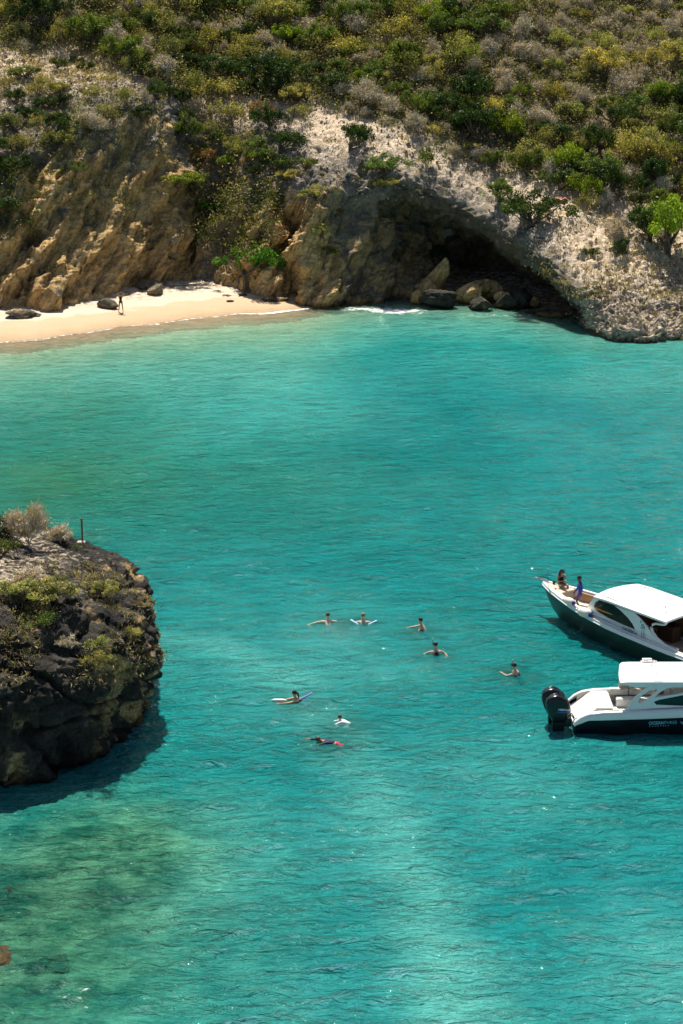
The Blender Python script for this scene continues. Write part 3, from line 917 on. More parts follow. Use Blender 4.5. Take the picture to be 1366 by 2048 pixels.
def crown_mesh(name, seed, n_cl=26, leaves=60, rad=1.0, hz=0.7, base=0.25, leaf=0.10, clump=0.28, lobes=4, airy=0.0):
    """crown of loose leaf clumps filling an uneven volume of unit radius"""
    r_ = np.random.default_rng(seed)
    lob = r_.uniform(-0.62, 0.62, size=(lobes, 2)); lr = r_.uniform(0.28, 0.68, size=lobes); lh = r_.uniform(0.6, 1.1, size=lobes)
    cs = []
    while len(cs) < n_cl:
        k = r_.integers(lobes)
        d = r_.normal(size=3); d /= np.linalg.norm(d)
        d[2] = abs(d[2]) * 0.9 - 0.25
        rr_ = r_.uniform(0.45, 1.0) ** 0.5 * lr[k]
        cs.append([lob[k, 0] + d[0] * rr_, lob[k, 1] + d[1] * rr_, base + hz * lh[k] * (0.35 + 0.65 * d[2] * (0.6 + 0.4 * rr_))])
    cs = np.array(cs)
    ctone = r_.uniform(0.05, 0.95, size=n_cl)
    n = n_cl * leaves
    c = np.repeat(cs, leaves, 0)
    off = r_.normal(size=(n, 3)); off /= np.linalg.norm(off, axis=1)[:, None]
    off *= (r_.uniform(0, 1, size=(n, 1)) ** (0.45 if airy == 0 else 0.8)) * clump * np.array([1, 1, 0.75]) * np.repeat(r_.uniform(0.6, 1.3, size=n_cl), leaves)[:, None]
    p = (c + off) * np.array([rad, rad, 1.0])
    nrm = off / (np.linalg.norm(off, axis=1)[:, None] + 1e-6) + r_.normal(size=(n, 3)) * 0.7 + np.array([0, 0, 0.6])
    nrm /= np.linalg.norm(nrm, axis=1)[:, None]
    a = np.cross(nrm, r_.normal(size=(n, 3))); a /= np.linalg.norm(a, axis=1)[:, None] + 1e-9
    b = np.cross(nrm, a)
    s = leaf * r_.uniform(0.6, 1.35, size=(n, 1))
    v = np.stack([p - a * s, p - b * s * 0.45 + a * s * 0.1, p + a * s, p + b * s * 0.45 - a * s * 0.1], 1).reshape(-1, 3)
    f = np.arange(n * 4).reshape(-1, 4)
    tone = np.clip(np.repeat(ctone, leaves) + r_.normal(size=n) * 0.2, 0, 1)
    return mesh_np(name, v, f, M_LEAF, False, {'tone': np.repeat(tone, 4)}), cs


DENSE = []; AIRY = []; TWIG = []; SMALL = []
for k in range(9):
    me, cs = crown_mesh('crown', 100 + k, n_cl=42, leaves=96, leaf=0.040, clump=0.21, hz=0.85, lobes=5)
    tb = MB()
    r_ = random.Random(k)
    for j in range(0, 22):
        c = cs[j % len(cs)]
        b = Vector((r_.uniform(-.06, .06), r_.uniform(-.06, .06), 0.12))
        mid = Vector((c[0] * 0.45 + r_.uniform(-.08, .08), c[1] * 0.45 + r_.uniform(-.08, .08), c[2] * 0.5))
        tb.tube([(b.x, b.y, -0.25), b, mid, Vector(c)], [0.04, 0.032, 0.018, 0.006], 4, cap=False)
    DENSE.append((me, tb.mesh('trunk', M_BARK)))
for k in range(7):
    me, cs = crown_mesh('crown', 200 + k, n_cl=36, leaves=44, leaf=0.036, clump=0.26, hz=0.9, lobes=4, airy=1)
    mb, tips = branches(300 + k, h=0.42, levels=3, r0=0.035, kids=3, gnarl=0.22, upright=0.7, spread=0.75, r_min=0.007)
    AIRY.append((me, mb.mesh('trunk', M_BARK)))
for k in range(7):
    mb, tips = branches(400 + k, h=0.36, levels=4, r0=0.034, kids=4, gnarl=0.2, upright=0.55, spread=0.85, sides=3, r_min=0.0075)
    r_ = np.random.default_rng(k)
    tp = np.array([t[:] for t in tips]); tp = tp[r_.random(len(tp)) < 0.75]
    tw = np.array([t[:] for t in tips]); q_ = np.repeat(tw, 3, 0) + r_.normal(size=(len(tw) * 3, 3)) * 0.035
    dr = r_.normal(size=q_.shape) + q_ * 1.2; dr /= np.linalg.norm(dr, axis=1)[:, None]
    sd_ = np.cross(dr, r_.normal(size=q_.shape)); sd_ /= np.linalg.norm(sd_, axis=1)[:, None]
    for c0, d0, s0 in zip(q_, dr, sd_):
        L_ = r_.uniform(0.06, 0.15)
        mb.add([c0 - s0 * .010, c0 + s0 * .010, c0 + d0 * L_], [(0, 1, 2)])
    rep = np.repeat(tp, 2, 0) + r_.normal(size=(len(tp) * 2, 3)) * 0.05
    a = r_.normal(size=rep.shape); a /= np.linalg.norm(a, axis=1)[:, None]
    b = np.cross(a, r_.normal(size=rep.shape)); b /= np.linalg.norm(b, axis=1)[:, None]
    s = 0.026
    v = np.stack([rep - a * s, rep - b * s * 0.6, rep + a * s, rep + b * s * 0.6], 1).reshape(-1, 3)
    cm = mesh_np('crown', v, np.arange(len(v)).reshape(-1, 4), M_LEAF, False, {'tone': np.repeat(r_.uniform(0.3, 1, len(rep)), 4)})
    TWIG.append((cm, mb.mesh('branches', M_TWIG)))
for k in range(6):
    me, cs = crown_mesh('shrub', 500 + k, n_cl=12, leaves=40, leaf=0.085, clump=0.3, hz=0.7, base=0.12, lobes=3)
    SMALL.append(me)

COL = {
    'dark': (0.042, 0.070, 0.018), 'mid': (0.115, 0.155, 0.034), 'olive': (0.235, 0.22, 0.075),
    'lime': (0.19, 0.26, 0.022), 'yellow': (0.33, 0.31, 0.11), 'twig': (0.36, 0.29, 0.16), 'bright': (0.09, 0.24, 0.02), 'brown': (0.22, 0.135, 0.065)}
WORD = {'dark': 'dark green', 'mid': 'mid green', 'olive': 'olive green', 'lime': 'lime green', 'yellow': 'yellow green', 'twig': 'bare grey twiggy', 'bright': 'bright green', 'brown': 'dry brown leaved'}


def vcol(kind):
    c = COL[kind]; j = random.uniform(0.8, 1.25); w = random.uniform(-0.12, 0.12)
    return (c[0] * j * (1 + w), c[1] * j, c[2] * j * (1 - w), 1)


def plant(p, kind, size, label, group=None, hscale=1.0, airy=False, name=None, sink=0.1, cat=None):
    """one tree or bush: an Empty at its foot with trunk and crown"""
    if kind == 'twig':
        crown, trunk = random.choice(TWIG); tn = 'branches'; nm = name or 'dry_shrub'; s = size * 0.85
    else:
        crown, trunk = random.choice(AIRY if airy else DENSE); tn = 'trunk'; nm = name or 'bush'; s = size * 0.76
        if airy: s *= 1.05
    root = empty(nm, (p[0], p[1], p[2] - sink), random.uniform(0, 6.28))
    root.scale = (s, s, s * hscale)
    root.rotation_euler[0] = random.uniform(-0.1, 0.1); root.rotation_euler[1] = random.uniform(-0.1, 0.1)
    tag(root, label, cat or ('tree' if 'tree' in nm else ('shrub' if kind == 'twig' else 'bush')), group)
    t = obj(tn, trunk, root)
    c = obj('crown', crown, root)
    c.color = vcol(kind)
    return root


def zone(px, py):
    if py > 300 and px < 370: return 'on the shaded left cliff'
    if 370 <= px < 560 and py > 380: return 'low in the gully above the beach'
    if 370 <= px < 560 and py > 225: return 'high in the gully above the beach'
    if px > 1130 and py > 380: return 'on the grey rock shelf'
    if 560 <= px < 1130 and py > 300: return 'on the ledge around the cave arch'
    col = ['far left', 'left', 'left of centre', 'centre left', 'centre right', 'right of centre', 'right', 'far right'][max(0, min(7, int(px / 171)))]
    row = 'top edge' if py < 45 else 'upper hillside' if py < 110 else 'middle hillside' if py < 190 else 'lower hillside' if py < 280 else 'just above the cliff'
    return row + ', ' + col


# named individuals
SPEC = [  # px, py of foot, kind, crown diameter m, height factor, airy, name, label
    (955, 285, 'dark', 4.6, 1.25, False, 'broad_tree', 'very dark dense tree casting a black shadow right of centre'),
    (852, 345, 'mid', 2.3, 1.7, True, 'small_tree', 'small slender tree with a thin trunk on the pale ledge above the cave'),
    (1062, 455, 'dark', 5.0, 0.95, False, 'broad_tree', 'wide dark green tree leaning over the right rim of the cave arch'),
    (1335, 505, 'lime', 4.6, 1.5, False, 'broad_tree', 'yellow lime crowned tree at the right edge of the rock shelf'),
    (1300, 480, 'dark', 3.4, 1.5, False, 'broad_tree', 'dark green tree just left of the lime crowned tree at the right edge'),
    (352, 372, 'lime', 2.8, 0.75, False, 'bush', 'lime green bush spreading out from the shaded cliff face'),
    (412, 430, 'bright', 2.4, 0.9, False, 'bush', 'bright green bush low in the gully above the beach'),
    (492, 560, 'bright', 4.4, 1.15, False, 'broad_tree', 'bright green tree at the right end of the sand beach'),
    (770, 352, 'mid', 3.2, 0.95, False, 'bush', 'olive bush on the left end of the cave arch rim'),
    (768, 378, 'olive', 2.2, 0.8, False, 'bush', 'low bush hanging over the rim directly below the olive bush'),
    (700, 300, 'dark', 2.4, 1.7, False, 'small_tree', 'dark upright tree on the bare slope left of the arch'),
    (650, 480, 'yellow', 2.2, 1.2, True, 'bush', 'golden yellow bush growing on the rock rib left of the cave'),
    (655, 510, 'mid', 1.4, 1.0, False, 'bush', 'small green bush directly under the golden yellow bush on the rib'),
    (630, 400, 'olive', 2.3, 0.9, False, 'bush', 'rounded olive bush on top of the rock rib'),
    (876, 515, 'dark', 1.7, 1.3, False, 'bush', 'dark green bush clinging to the pillar inside the cave'),
    (373, 150, 'lime', 1.9, 0.9, False, 'bush', 'small bright lime bush alone on bare ground, upper left'),
    (52, 155, 'mid', 2.4, 0.8, False, 'bush', 'low green bush alone on the dry grass slope at the upper left'),
    (125, 190, 'olive', 2.5, 0.9, False, 'bush', 'olive bush on the pale rocky slope above the left cliff'),
    (98, 60, 'dark', 4.8, 1.3, False, 'broad_tree', 'big dark tree at the top left of the photo'),
    (445, 165, 'dark', 3.9, 1.1, False, 'broad_tree', 'dark green tree above the dark cliff notch, left of centre'),
    (640, 190, 'dark', 3.9, 1.0, False, 'broad_tree', 'dark green spreading tree at the top edge of the bare slope'),
    (585, 235, 'yellow', 2.4, 0.8, True, 'bush', 'yellow green bush on bare ground above the rock rib'),
    (465, 250, 'olive', 3.0, 1.2, True, 'bush', 'leaning olive bush at the edge of the dark cliff notch'),
    (545, 350, 'mid', 2.8, 1.1, False, 'bush', 'mid green bush rooted on the steep slope above the beach trees'),
    (15, 250, 'lime', 1.4, 0.8, False, 'bush', 'small lime bush at the left edge, upper of two'),
    (8, 285, 'lime', 1.2, 0.8, False, 'bush', 'small lime bush at the left edge, lower of two'),
    (190, 265, 'twig', 3.6, 1.2, False, 'dead_tree', 'dead tree with dark forked trunk on the left cliff edge'),
    (890, 470, 'twig', 1.8, 1.0, False, 'dry_shrub', 'pale bare shrub hanging in the mouth of the cave'),
    (1000, 400, 'mid', 2.6, 1.1, False, 'bush', 'green bush on the ledge left of the wide dark tree'),
    (1240, 470, 'twig', 2.6, 1.3, False, 'dry_shrub', 'upright bare shrub on the grey rock shelf'),
    (1175, 425, 'olive', 1.8, 1.6, True, 'bush', 'thin upright olive sapling on the ledge near the fallen branches'),
    (932, 300, 'yellow', 1.5, 0.8, True, 'bush', 'little yellow bush beneath the very dark dense tree'),
    (135, 265, 'dark', 3.0, 1.0, False, 'bush', 'dark bush hanging over the edge of the left cliff, under the dead tree'),
    (110, 300, 'olive', 2.6, 1.1, False, 'bush', 'olive green bush on the left cliff edge beside the dark hanging bush'),
    (25, 360, 'dark', 3.0, 1.2, False, 'bush', 'dark bush on the left cliff face at the left edge, upper one'),
    (20, 430, 'dark', 2.6, 1.2, False, 'bush', 'dark bush on the left cliff face at the left edge, lower one'),
    (285, 240, 'dark', 2.4, 0.9, False, 'bush', 'dark scrub bush at the rim of the tall streaked cliff'),
    (225, 235, 'olive', 2.2, 0.9, True, 'bush', 'thin olive bush at the rim left of the streaked cliff'),
    (150, 350, 'mid', 2.0, 1.1, True, 'bush', 'green bush clinging to the cliff between two tan buttresses'),
    (130, 410, 'mid', 1.6, 1.1, True, 'bush', 'small green bush lower between the two tan buttresses'),
    (420, 330, 'brown', 2.4, 1.0, True, 'bush', 'brown leaved bush high on the dark side of the gully'),
    (560, 300, 'dark', 2.6, 1.2, False, 'bush', 'dark green bush at the top right of the gully'),
    (1195, 360, 'mid', 3.6, 1.1, False, 'broad_tree', 'green tree behind the fallen branches at the right'),
    (1120, 380, 'dark', 3.2, 1.0, False, 'broad_tree', 'dark green tree just behind the orange sheet'),
    (1030, 330, 'yellow', 3.4, 1.1, True, 'bush', 'yellow leaved bush right of the very dark dense tree'),
]
taken = []
for px, py, kind, size, hs, airy, nm, lab in SPEC:
    hit, nrm_ = on(hill_bvh, px, py)
    if hit is None: continue
    if px == 876 or px == 890: hit = hit + Vector((0, -0.4, 0))
    plant(hit, kind, size, lab, None, hs, airy, nm)
    taken.append((hit, size * 0.42))

# scattered growth: each one an individual, spaced by its crown
cand = P2[:, int(sum(ROWS[:5])):int(sum(ROWS[:11])) + 20, :].reshape(-1, 3)
idx = rng.permutation(len(cand))[:26000]
count = 0; n_kind = {}; placed = {}
cell = {}


def free(p, r):
    cxx, cyy = int(p[0] // 3), int(p[1] // 3)
    for a in (-1, 0, 1):
        for b in (-1, 0, 1):
            for q, rq in cell.get((cxx + a, cyy + b), ()):
                if (q[0] - p[0]) ** 2 + (q[1] - p[1]) ** 2 + 0.6 * (q[2] - p[2]) ** 2 < (r + rq) ** 2: return False
    return True


for q, r in taken:
    cell.setdefault((int(q[0] // 3), int(q[1] // 3)), []).append((q, r))
for ix in idx:
    p = cand[ix]
    if p[1] > 240: continue
    px, py = to_px(*p)
    if px < -60 or px > 1426 or py < -45: continue
    vl = np.interp(px, *VEGLINE)
    gully = 385 < px < 545 and 225 < py < 540
    cliffside = py > vl and px < 380 and 190 < py < 400
    nz = float(perlin(p[0] * 0.13, p[1] * 0.13, 2.5)); nz2 = float(perlin(p[0] * 0.10 + 30, p[1] * 0.10, 7.5))
    if py < vl:
        if py > vl - 70 and random.random() < 0.35: continue
        size = random.choice([1.8, 2.4, 2.8, 3.2, 3.8, 4.3]); pk = 0.355
    elif gully:
        size = random.uniform(1.3, 2.6); pk = 0.36
    elif cliffside:
        if random.random() < 0.5: continue
        size = random.uniform(1.4, 2.9); pk = 0.5
    else:
        if random.random() < 0.985 or py > 560 or (640 < px < 1160 and py > 360): continue
        size = random.uniform(0.9, 1.7); pk = 0.5
    if not free(p, size * pk): continue
    # which growth: greys and yellows to the upper right, darker greens in the middle and left
    wts = {'dark': 1.1 + 2.0 * max(0, nz), 'mid': 1.3, 'olive': 1.4 + 1.2 * max(0, nz2), 'yellow': 0.45 + 1.2 * max(0, nz2), 'lime': 0.28, 'twig': 2.0 + 2.8 * max(0, -nz)}
    if px > 850 and py < 200: wts['twig'] += 5.0; wts['yellow'] += 1.2; wts['dark'] *= 0.35; wts['mid'] *= 0.6; wts['olive'] += 1.0
    if px > 950 and py > 180: wts['dark'] += 1.5; wts['mid'] += 1.2
    if 560 < px < 900: wts['mid'] += 1.0; wts['lime'] += 0.5; wts['yellow'] += 0.4
    if gully: wts = {'mid': 1.6, 'olive': 2, 'lime': 0.4, 'brown': 1.8, 'twig': 1.0, 'dark': 2.2}
    if cliffside: wts = {'dark': 1.6, 'mid': 1, 'olive': 1, 'twig': 1.2}
    kind = random.choices(list(wts), list(wts.values()))[0]
    if n_kind.get(kind, 0) > (190 if kind == 'twig' else 150) or (kind != 'twig' and size < 3.6 and n_kind.get('_b', 0) > 240): continue
    zn = zone(px, py)
    airy = kind in ('yellow', 'olive', 'brown') and random.random() < 0.65
    if size < 1.6:
        lab = 'small ' + WORD[kind] + (' shrub ' if kind == 'twig' else ' bush ') + zn
    else:
        lab = WORD[kind] + (' shrub ' if kind == 'twig' else ' loose bush ' if airy else ' dense bush ') + zn
    nm = 'small_tree' if size >= 3.6 and kind != 'twig' else None
    if nm: lab = lab.replace(' bush ', ' tree ')
    elif kind != 'twig': n_kind['_b'] = n_kind.get('_b', 0) + 1
    o = plant(p, kind, size, lab, None, random.uniform(1.0, 1.6), airy, nm, 0.15)
    placed.setdefault(lab, []).append((px, o))
    n_kind[kind] = n_kind.get(kind, 0) + 1
    cell.setdefault((int(p[0] // 3), int(p[1] // 3)), []).append((p, size * pk))
    count += 1
ORD = ['first', 'second', 'third', 'fourth', 'fifth', 'sixth', 'seventh', 'eighth', 'ninth', 'tenth', 'eleventh', 'twelfth', 'thirteenth', 'fourteenth', 'fifteenth', 'sixteenth', 'seventeenth', 'eighteenth', 'nineteenth', 'twentieth']
for lab, lst in placed.items():
    lst.sort(key=lambda q: q[0])
    gname = lab.replace(' shrub ', ' shrubs ').replace(' bush ', ' bushes ').replace(' tree ', ' trees ')
    for k, (_, o) in enumerate(lst):
        if len(lst) > 1:
            o['label'] = (ORD[k] if k < len(lst) - 1 else 'last') + ' from left, ' + lab if len(lst) > 2 else ('left one of two, ' if k == 0 else 'right one of two, ') + lab
            o['group'] = gname
print('plants', count, n_kind)


# ground cover nobody could count: leaf litter, dry grass and creepers, one mesh per colour
def ground_cover(name, n, test, hgt, leaf, col, clumpn=14, spread=0.35, up=0.0, source=None, nsource=None):
    src = source if source is not None else P2[:, 60:, :].reshape(-1, 3)
    got = []
    k = 0
    order = rng.permutation(len(src))
    for ix in order:
        p = src[ix]
        if p[1] > 238: continue
        px, py = to_px(*p)
        if px < -60 or px > 1430 or py < -60: continue
        if random.random() < test(px, py, p):
            got.append(p); k += 1
            if k >= n: break
    c = np.repeat(np.array(got), clumpn, 0)
    m = len(c)
    off = rng.normal(size=(m, 3)) * np.array([spread, spread, spread * 0.5])
    off[:, 2] = np.abs(off[:, 2]) + hgt * rng.random(m)
    pp = c + off
    nn = rng.normal(size=(m, 3)); nn[:, 2] += 0.5; nn /= np.linalg.norm(nn, axis=1)[:, None]
    a = np.cross(nn, rng.normal(size=(m, 3))); a[:, 2] += up; a /= np.linalg.norm(a, axis=1)[:, None]
    b = np.cross(nn, a); b /= np.linalg.norm(b, axis=1)[:, None]
    s = leaf * rng.uniform(0.5, 1.5, size=(m, 1)); w_ = 0.5 if up == 0 else 0.16
    v = np.stack([pp - a * s, pp - b * s * w_, pp + a * s, pp + b * s * w_], 1).reshape(-1, 3)
    o = obj(name, mesh_np(name, v, np.arange(m * 4).reshape(-1, 4), M_LEAF, False, {'tone': np.repeat(np.clip(rng.normal(0.5, 0.25, m), 0, 1), 4)}))
    o.color = (*col, 1)
    return o


inveg = lambda px, py: py < np.interp(px, *VEGLINE)
tag(ground_cover('leaf_litter', 2600, lambda px, py, p: 0.5 if (inveg(px, py) or 370 < px < 560 and py > 200) else 0.05 if not (560 < px < 1160 and py > 380) and not (px < 370 and py > 330) else 0, 0.5, 0.12, (0.30, 0.24, 0.15), 16, 0.7),
    'dry brown leaf litter and dead twigs under the hillside bushes', 'leaf litter', kind='stuff')
tag(ground_cover('undergrowth', 6500, lambda px, py, p: 0.5 if inveg(px, py) else 0.12 if 370 < px < 560 and 220 < py < 545 else 0.02 if not (560 < px < 1160 and py > 400) and not (px > 1165 and py > 600) else 0, 0.45, 0.12, (0.12, 0.125, 0.04), 18, 0.6),
    'low green undergrowth filling the gaps between the hillside bushes', 'undergrowth', kind='stuff')
tag(ground_cover('dry_grass', 3000, lambda px, py, p: 0.5 if (px < 330 and 70 < py < 300) or (px > 1080 and 400 < py < 600) else 0.15 if 560 < px < 1160 and 180 < py < 345 else 0.05 if py < 400 else 0, 0.1, 0.18, (0.34, 0.27, 0.16), 10, 0.25, 1.2),
    'tufts of straw coloured dry grass on the bare slopes and rock shelf', 'dry grass', kind='stuff')
tag(ground_cover('creepers', 900, lambda px, py, p: 0.5 if (380 < px < 560 and 360 < py < 545) or (60 < px < 260 and 190 < py < 430 and random.random() < 0.35) or (px < 70 and 330 < py < 480) else 0, 0.15, 0.085, (0.11, 0.135, 0.03), 26, 0.45),
    'green creepers hanging down the cliff and gully above the beach', 'creepers', kind='stuff')
M_STONE = M_ROCK
# rubble on the bare slopes
rb = MB()
rsrc = P2[:, 100:, :].reshape(-1, 3)
kk = 0
for ix in rng.permutation(len(rsrc)):
    p = rsrc[ix]
    if p[1] > 225: continue
    px, py = to_px(*p)
    if not (-30 < px < 1400 and py > 0): continue
    ok = (px < 400 and 90 < py < 330) or (520 < px < 1100 and 180 < py < 400) or (px > 1050 and 380 < py < 620) or (480 < px < 620 and 540 < py < 600)
    if not ok: continue
    s = random.uniform(0.06, 0.24) * random.uniform(0.6, 1.3)
    vv = [Vector((random.uniform(-1, 1), random.uniform(-1, 1), random.uniform(-.6, .8))).normalized() * s * random.uniform(0.7, 1.3) + Vector(p) for _ in range(6)]
    rb.add(vv, [(0, 1, 2), (0, 2, 3), (0, 3, 4), (0, 4, 1), (5, 2, 1), (5, 3, 2), (5, 4, 3), (5, 1, 4)])
    kk += 1
    if kk > 3800: break
ro = rb.build('rubble', pbr('rubble_stone', (0.40, 0.34, 0.28), 0.95, 0.1, var=0.3, vscale=2.0))
tag(ro, 'loose pale stones strewn over the bare slopes', 'rubble', kind='stuff')

# growth on the near headland: placed on its surface
HSPEC = [
    (0, 1075, 'dark', 1.7, 1.3, False, 'bush', 'dark green bush at the left edge on top of the near headland'),
    (8, 1110, 'mid', 1.1, 1.0, False, 'bush', 'green bush below the dark bush on the near headland'),
    (62, 1098, 'twig', 2.0, 1.9, False, 'dry_shrub', 'tall thin bare shrub on the near headland top'),
    (118, 1085, 'twig', 1.6, 1.0, False, 'dry_shrub', 'rounded reddish bare shrub left of the wooden post'),
    (25, 1085, 'twig', 2.1, 1.3, False, 'dry_shrub', 'bare branching shrub beside the dark bush on the near headland'),
    (152, 1100, 'mid', 0.5, 1.2, True, 'bush', 'tiny green sprig below the wooden post'),
    (95, 1205, 'olive', 1.9, 0.8, False, 'bush', 'olive bush on the upper face of the near headland'),
    (30, 1200, 'yellow', 1.6, 0.8, False, 'bush', 'yellowish bush at the left edge of the near headland face'),
    (205, 1190, 'yellow', 1.2, 0.9, False, 'bush', 'small yellow leaved bush right of centre on the near headland'),
    (60, 1165, 'twig', 1.8, 0.8, False, 'dry_shrub', 'tangle of grey twigs on the sunlit shoulder of the near headland'),
    (140, 1195, 'twig', 1.4, 0.7, False, 'dry_shrub', 'grey dead twigs between the olive and yellow bushes'),
    (180, 1335, 'olive', 1.2, 0.9, True, 'bush', 'olive sprigs low on the dark face of the near headland'),
    (270, 1275, 'yellow', 0.9, 0.9, True, 'bush', 'yellow sprigs near the right side of the near headland'),
    (200, 1300, 'olive', 1.0, 0.9, True, 'bush', 'olive tuft in the middle of the dark face of the headland'),
    (85, 1255, 'mid', 1.2, 0.9, True, 'bush', 'green tuft under the olive bush on the headland face'),
    (235, 1345, 'olive', 0.9, 0.8, True, 'bush', 'lowest olive tuft on the headland face'),
    (130, 1290, 'twig', 1.2, 0.8, False, 'dry_shrub', 'bare twigs hanging on the dark headland face'),
]
for px, py, kind, size, hs, airy, nm, lab in HSPEC:
    hit, nrm_ = on(head_bvh, px, py)
    if hit is None:
        hit = at_y(px, py, 84.0)
    plant(hit, kind, size, lab, None, hs, airy, nm, sink=0.05)
hsrc = np.stack([HX, HY, HZ], -1)[60:, :, :].reshape(-1, 3)
hsrc = hsrc[(hsrc[:, 2] > 2.5) & (hsrc[:, 0] > -16)]


def htest(px, py, p):
    if not (px < 330 and py > 1060 and p[1] < 84): return 0
    n_ = float(perlin(p[0] * 0.5, p[1] * 0.5, p[2] * 0.6 + 4))
    return 0.8 if (n_ > 0.05 and 1130 < py < 1380) else 0.02


tag(ground_cover('headland_scrub', 230, htest, 0.08, 0.036, (0.16, 0.14, 0.04), 22, 0.16, source=hsrc),
    'low yellow green scrub over the upper face of the near headland', 'scrub', kind='stuff')
tag(ground_cover('headland_dry_twigs', 420, htest, 0.08, 0.10, (0.32, 0.26, 0.19), 10, 0.18, 0.4, source=hsrc),
    'dry stalks and dead twigs over the near headland', 'dry twigs', kind='stuff')

# wooden post on its footing
pp_ = at_y(165, 1083, 84.0)
for k_ in range(12):
    hit, _n = on(head_bvh, 165, 1083 + 3 * k_)
    if hit: pp_ = hit; break
mb = MB(); mb.box((-0.045, -0.045, -0.3), (0.045, 0.045, 1.12), 0.9)
post = mb.build('wooden_post', M_WOOD, None, bevel=0.008, loc=(pp_.x, pp_.y, pp_.z))
tag(post, 'thin brown wooden post standing on top of the near headland', 'post')
mb = MB(); mb.box((-0.22, -0.2, -0.3), (0.2, 0.2, 0.08), 0.85)
foot = mb.build('concrete_footing', M_CONC, None, bevel=0.02, loc=(pp_.x - 0.02, pp_.y - 0.25, pp_.z))
tag(foot, 'rough grey concrete footing at the base of the wooden post', 'footing')


# fallen dead branches on the ledge
def fallen(px, py, size, rz, label):
    hit, _ = on(hill_bvh, px, py)
    if hit is None: return
    r_ = empty('fallen_branch', hit + Vector((0, -0.2, 0.45)), rz)
    tag(r_, label, 'dead branch')
    o = obj('branches', TWIG[int(size * 7) % 7][1], r_)
    o.scale = (size * 0.6, size * 0.6, size * 0.9); o.rotation_euler = (R(80), 0, 0)


fallen(1178, 402, 4.2, R(80), 'big pale fallen dead branch lying on the ledge above the shelf')
fallen(1235, 455, 2.2, R(60), 'smaller grey fallen branch in the middle of the grey rock shelf')
fallen(110, 125, 2.4, R(110), 'grey dead wood lying on the rocky slope, upper left')
fallen(1330, 480, 2.0, R(200), 'grey fallen wood at the foot of the lime crowned tree')
hit, _ = on(hill_bvh, 1122, 402)
mb = MB(); rs_ = random.Random(3)
pts = [[(x_ * 0.22, y_ * 0.3, 0.12 * rs_.random() + 0.08 * math.sin(x_ * 2.1)) for x_ in range(6)] for y_ in range(4)]
fl = [p for r in pts for p in r]
mb.add(fl + [(a, b, c - 0.03) for a, b, c in fl], [(r * 6 + c, r * 6 + c + 1, r * 6 + c + 7, r * 6 + c + 6) for r in range(3) for c in range(5)] + [(24 + r * 6 + c, 24 + r * 6 + c + 6, 24 + r * 6 + c + 7, 24 + r * 6 + c + 1) for r in range(3) for c in range(5)])
o = mb.build('torn_tarp', pbr('faded_orange_cloth', (0.55, 0.20, 0.12), 0.8, var=0.15), None, True, loc=hit + Vector((-0.5, -0.3, 0.15)))
tag(o, 'faded orange red torn sheet lying beside the fallen branch', 'tarp')


# ------------------------------------------------------------------ lettering
def text_mesh(name, body, height, mat, depth=0.004, spacing=1.0, bold=0.0, shear=0.0):
    cu = bpy.data.curves.new(name, 'FONT')
    cu.body = body; cu.size = height / 0.70; cu.extrude = depth; cu.space_character = spacing; cu.offset = bold; cu.shear = shear
    cu.resolution_u = 3
    to = bpy.data.objects.new(name + '_tmp', cu)
    scene.collection.objects.link(to)
    dg = bpy.context.evaluated_depsgraph_get(); dg.update()
    me = bpy.data.meshes.new_from_object(to.evaluated_get(dg))
    bpy.data.objects.remove(to); bpy.data.curves.remove(cu)
    me.name = name
    me.materials.clear(); me.materials.append(mat)
    return me


def put_text(name, body, height, mat, parent, origin, right, up, **k):
    me = text_mesh(name, body, height, mat, **k)
    o = obj(name, me, parent)
    r = Vector(right).normalized(); u = Vector(up).normalized(); n = r.cross(u)
    o.matrix_local = Matrix((( r.x, u.x, n.x, origin[0]), (r.y, u.y, n.y, origin[1]), (r.z, u.z, n.z, origin[2]), (0, 0, 0, 1)))
    return o


# ------------------------------------------------------------------ boat one: green hull, moored bow to the left
B1 = Vector((10.15, 95.5, 0)); B1A = R(-51)
boat = empty('tour_boat', B1, B1A)
tag(boat, 'long boat with a dark green hull, white cabin roof and open bow with two people', 'boat')
Ls = np.array([0, 0.15, 0.4, 0.8, 1.3, 1.8, 2.4, 3.1, 4.0, 5.0, 6.0, 7.2, 8.5, 10, 11.3, 12.6])
hbf = lambda L: float(np.interp(L, [0, .15, .4, 1, 2, 3.1, 4.3, 6, 9, 12.6], [0.03, .14, .28, .55, .88, 1.18, 1.40, 1.58, 1.62, 1.50]))
zsf = lambda L: float(np.interp(L, [0, 1, 2, 3, 4, 5, 7.3, 10.4, 12.6], [1.68, 1.60, 1.53, 1.45, 1.36, 1.28, 1.16, 1.04, 1.0]))
zkf = lambda L: float(np.interp(L, [0, .3, .7, 1.2, 2, 3, 12.6], [1.60, 1.0, 0.45, 0.0, -0.35, -0.5, -0.5]))
pf = lambda L: float(np.interp(L, [0, 1, 2, 3, 5, 8, 12.6], [1.0, .95, .7, .5, .32, .18, .16]))
rs = [0, .004, .02, .06, .14, .26, .4, .55, .7, .85, 1.0]


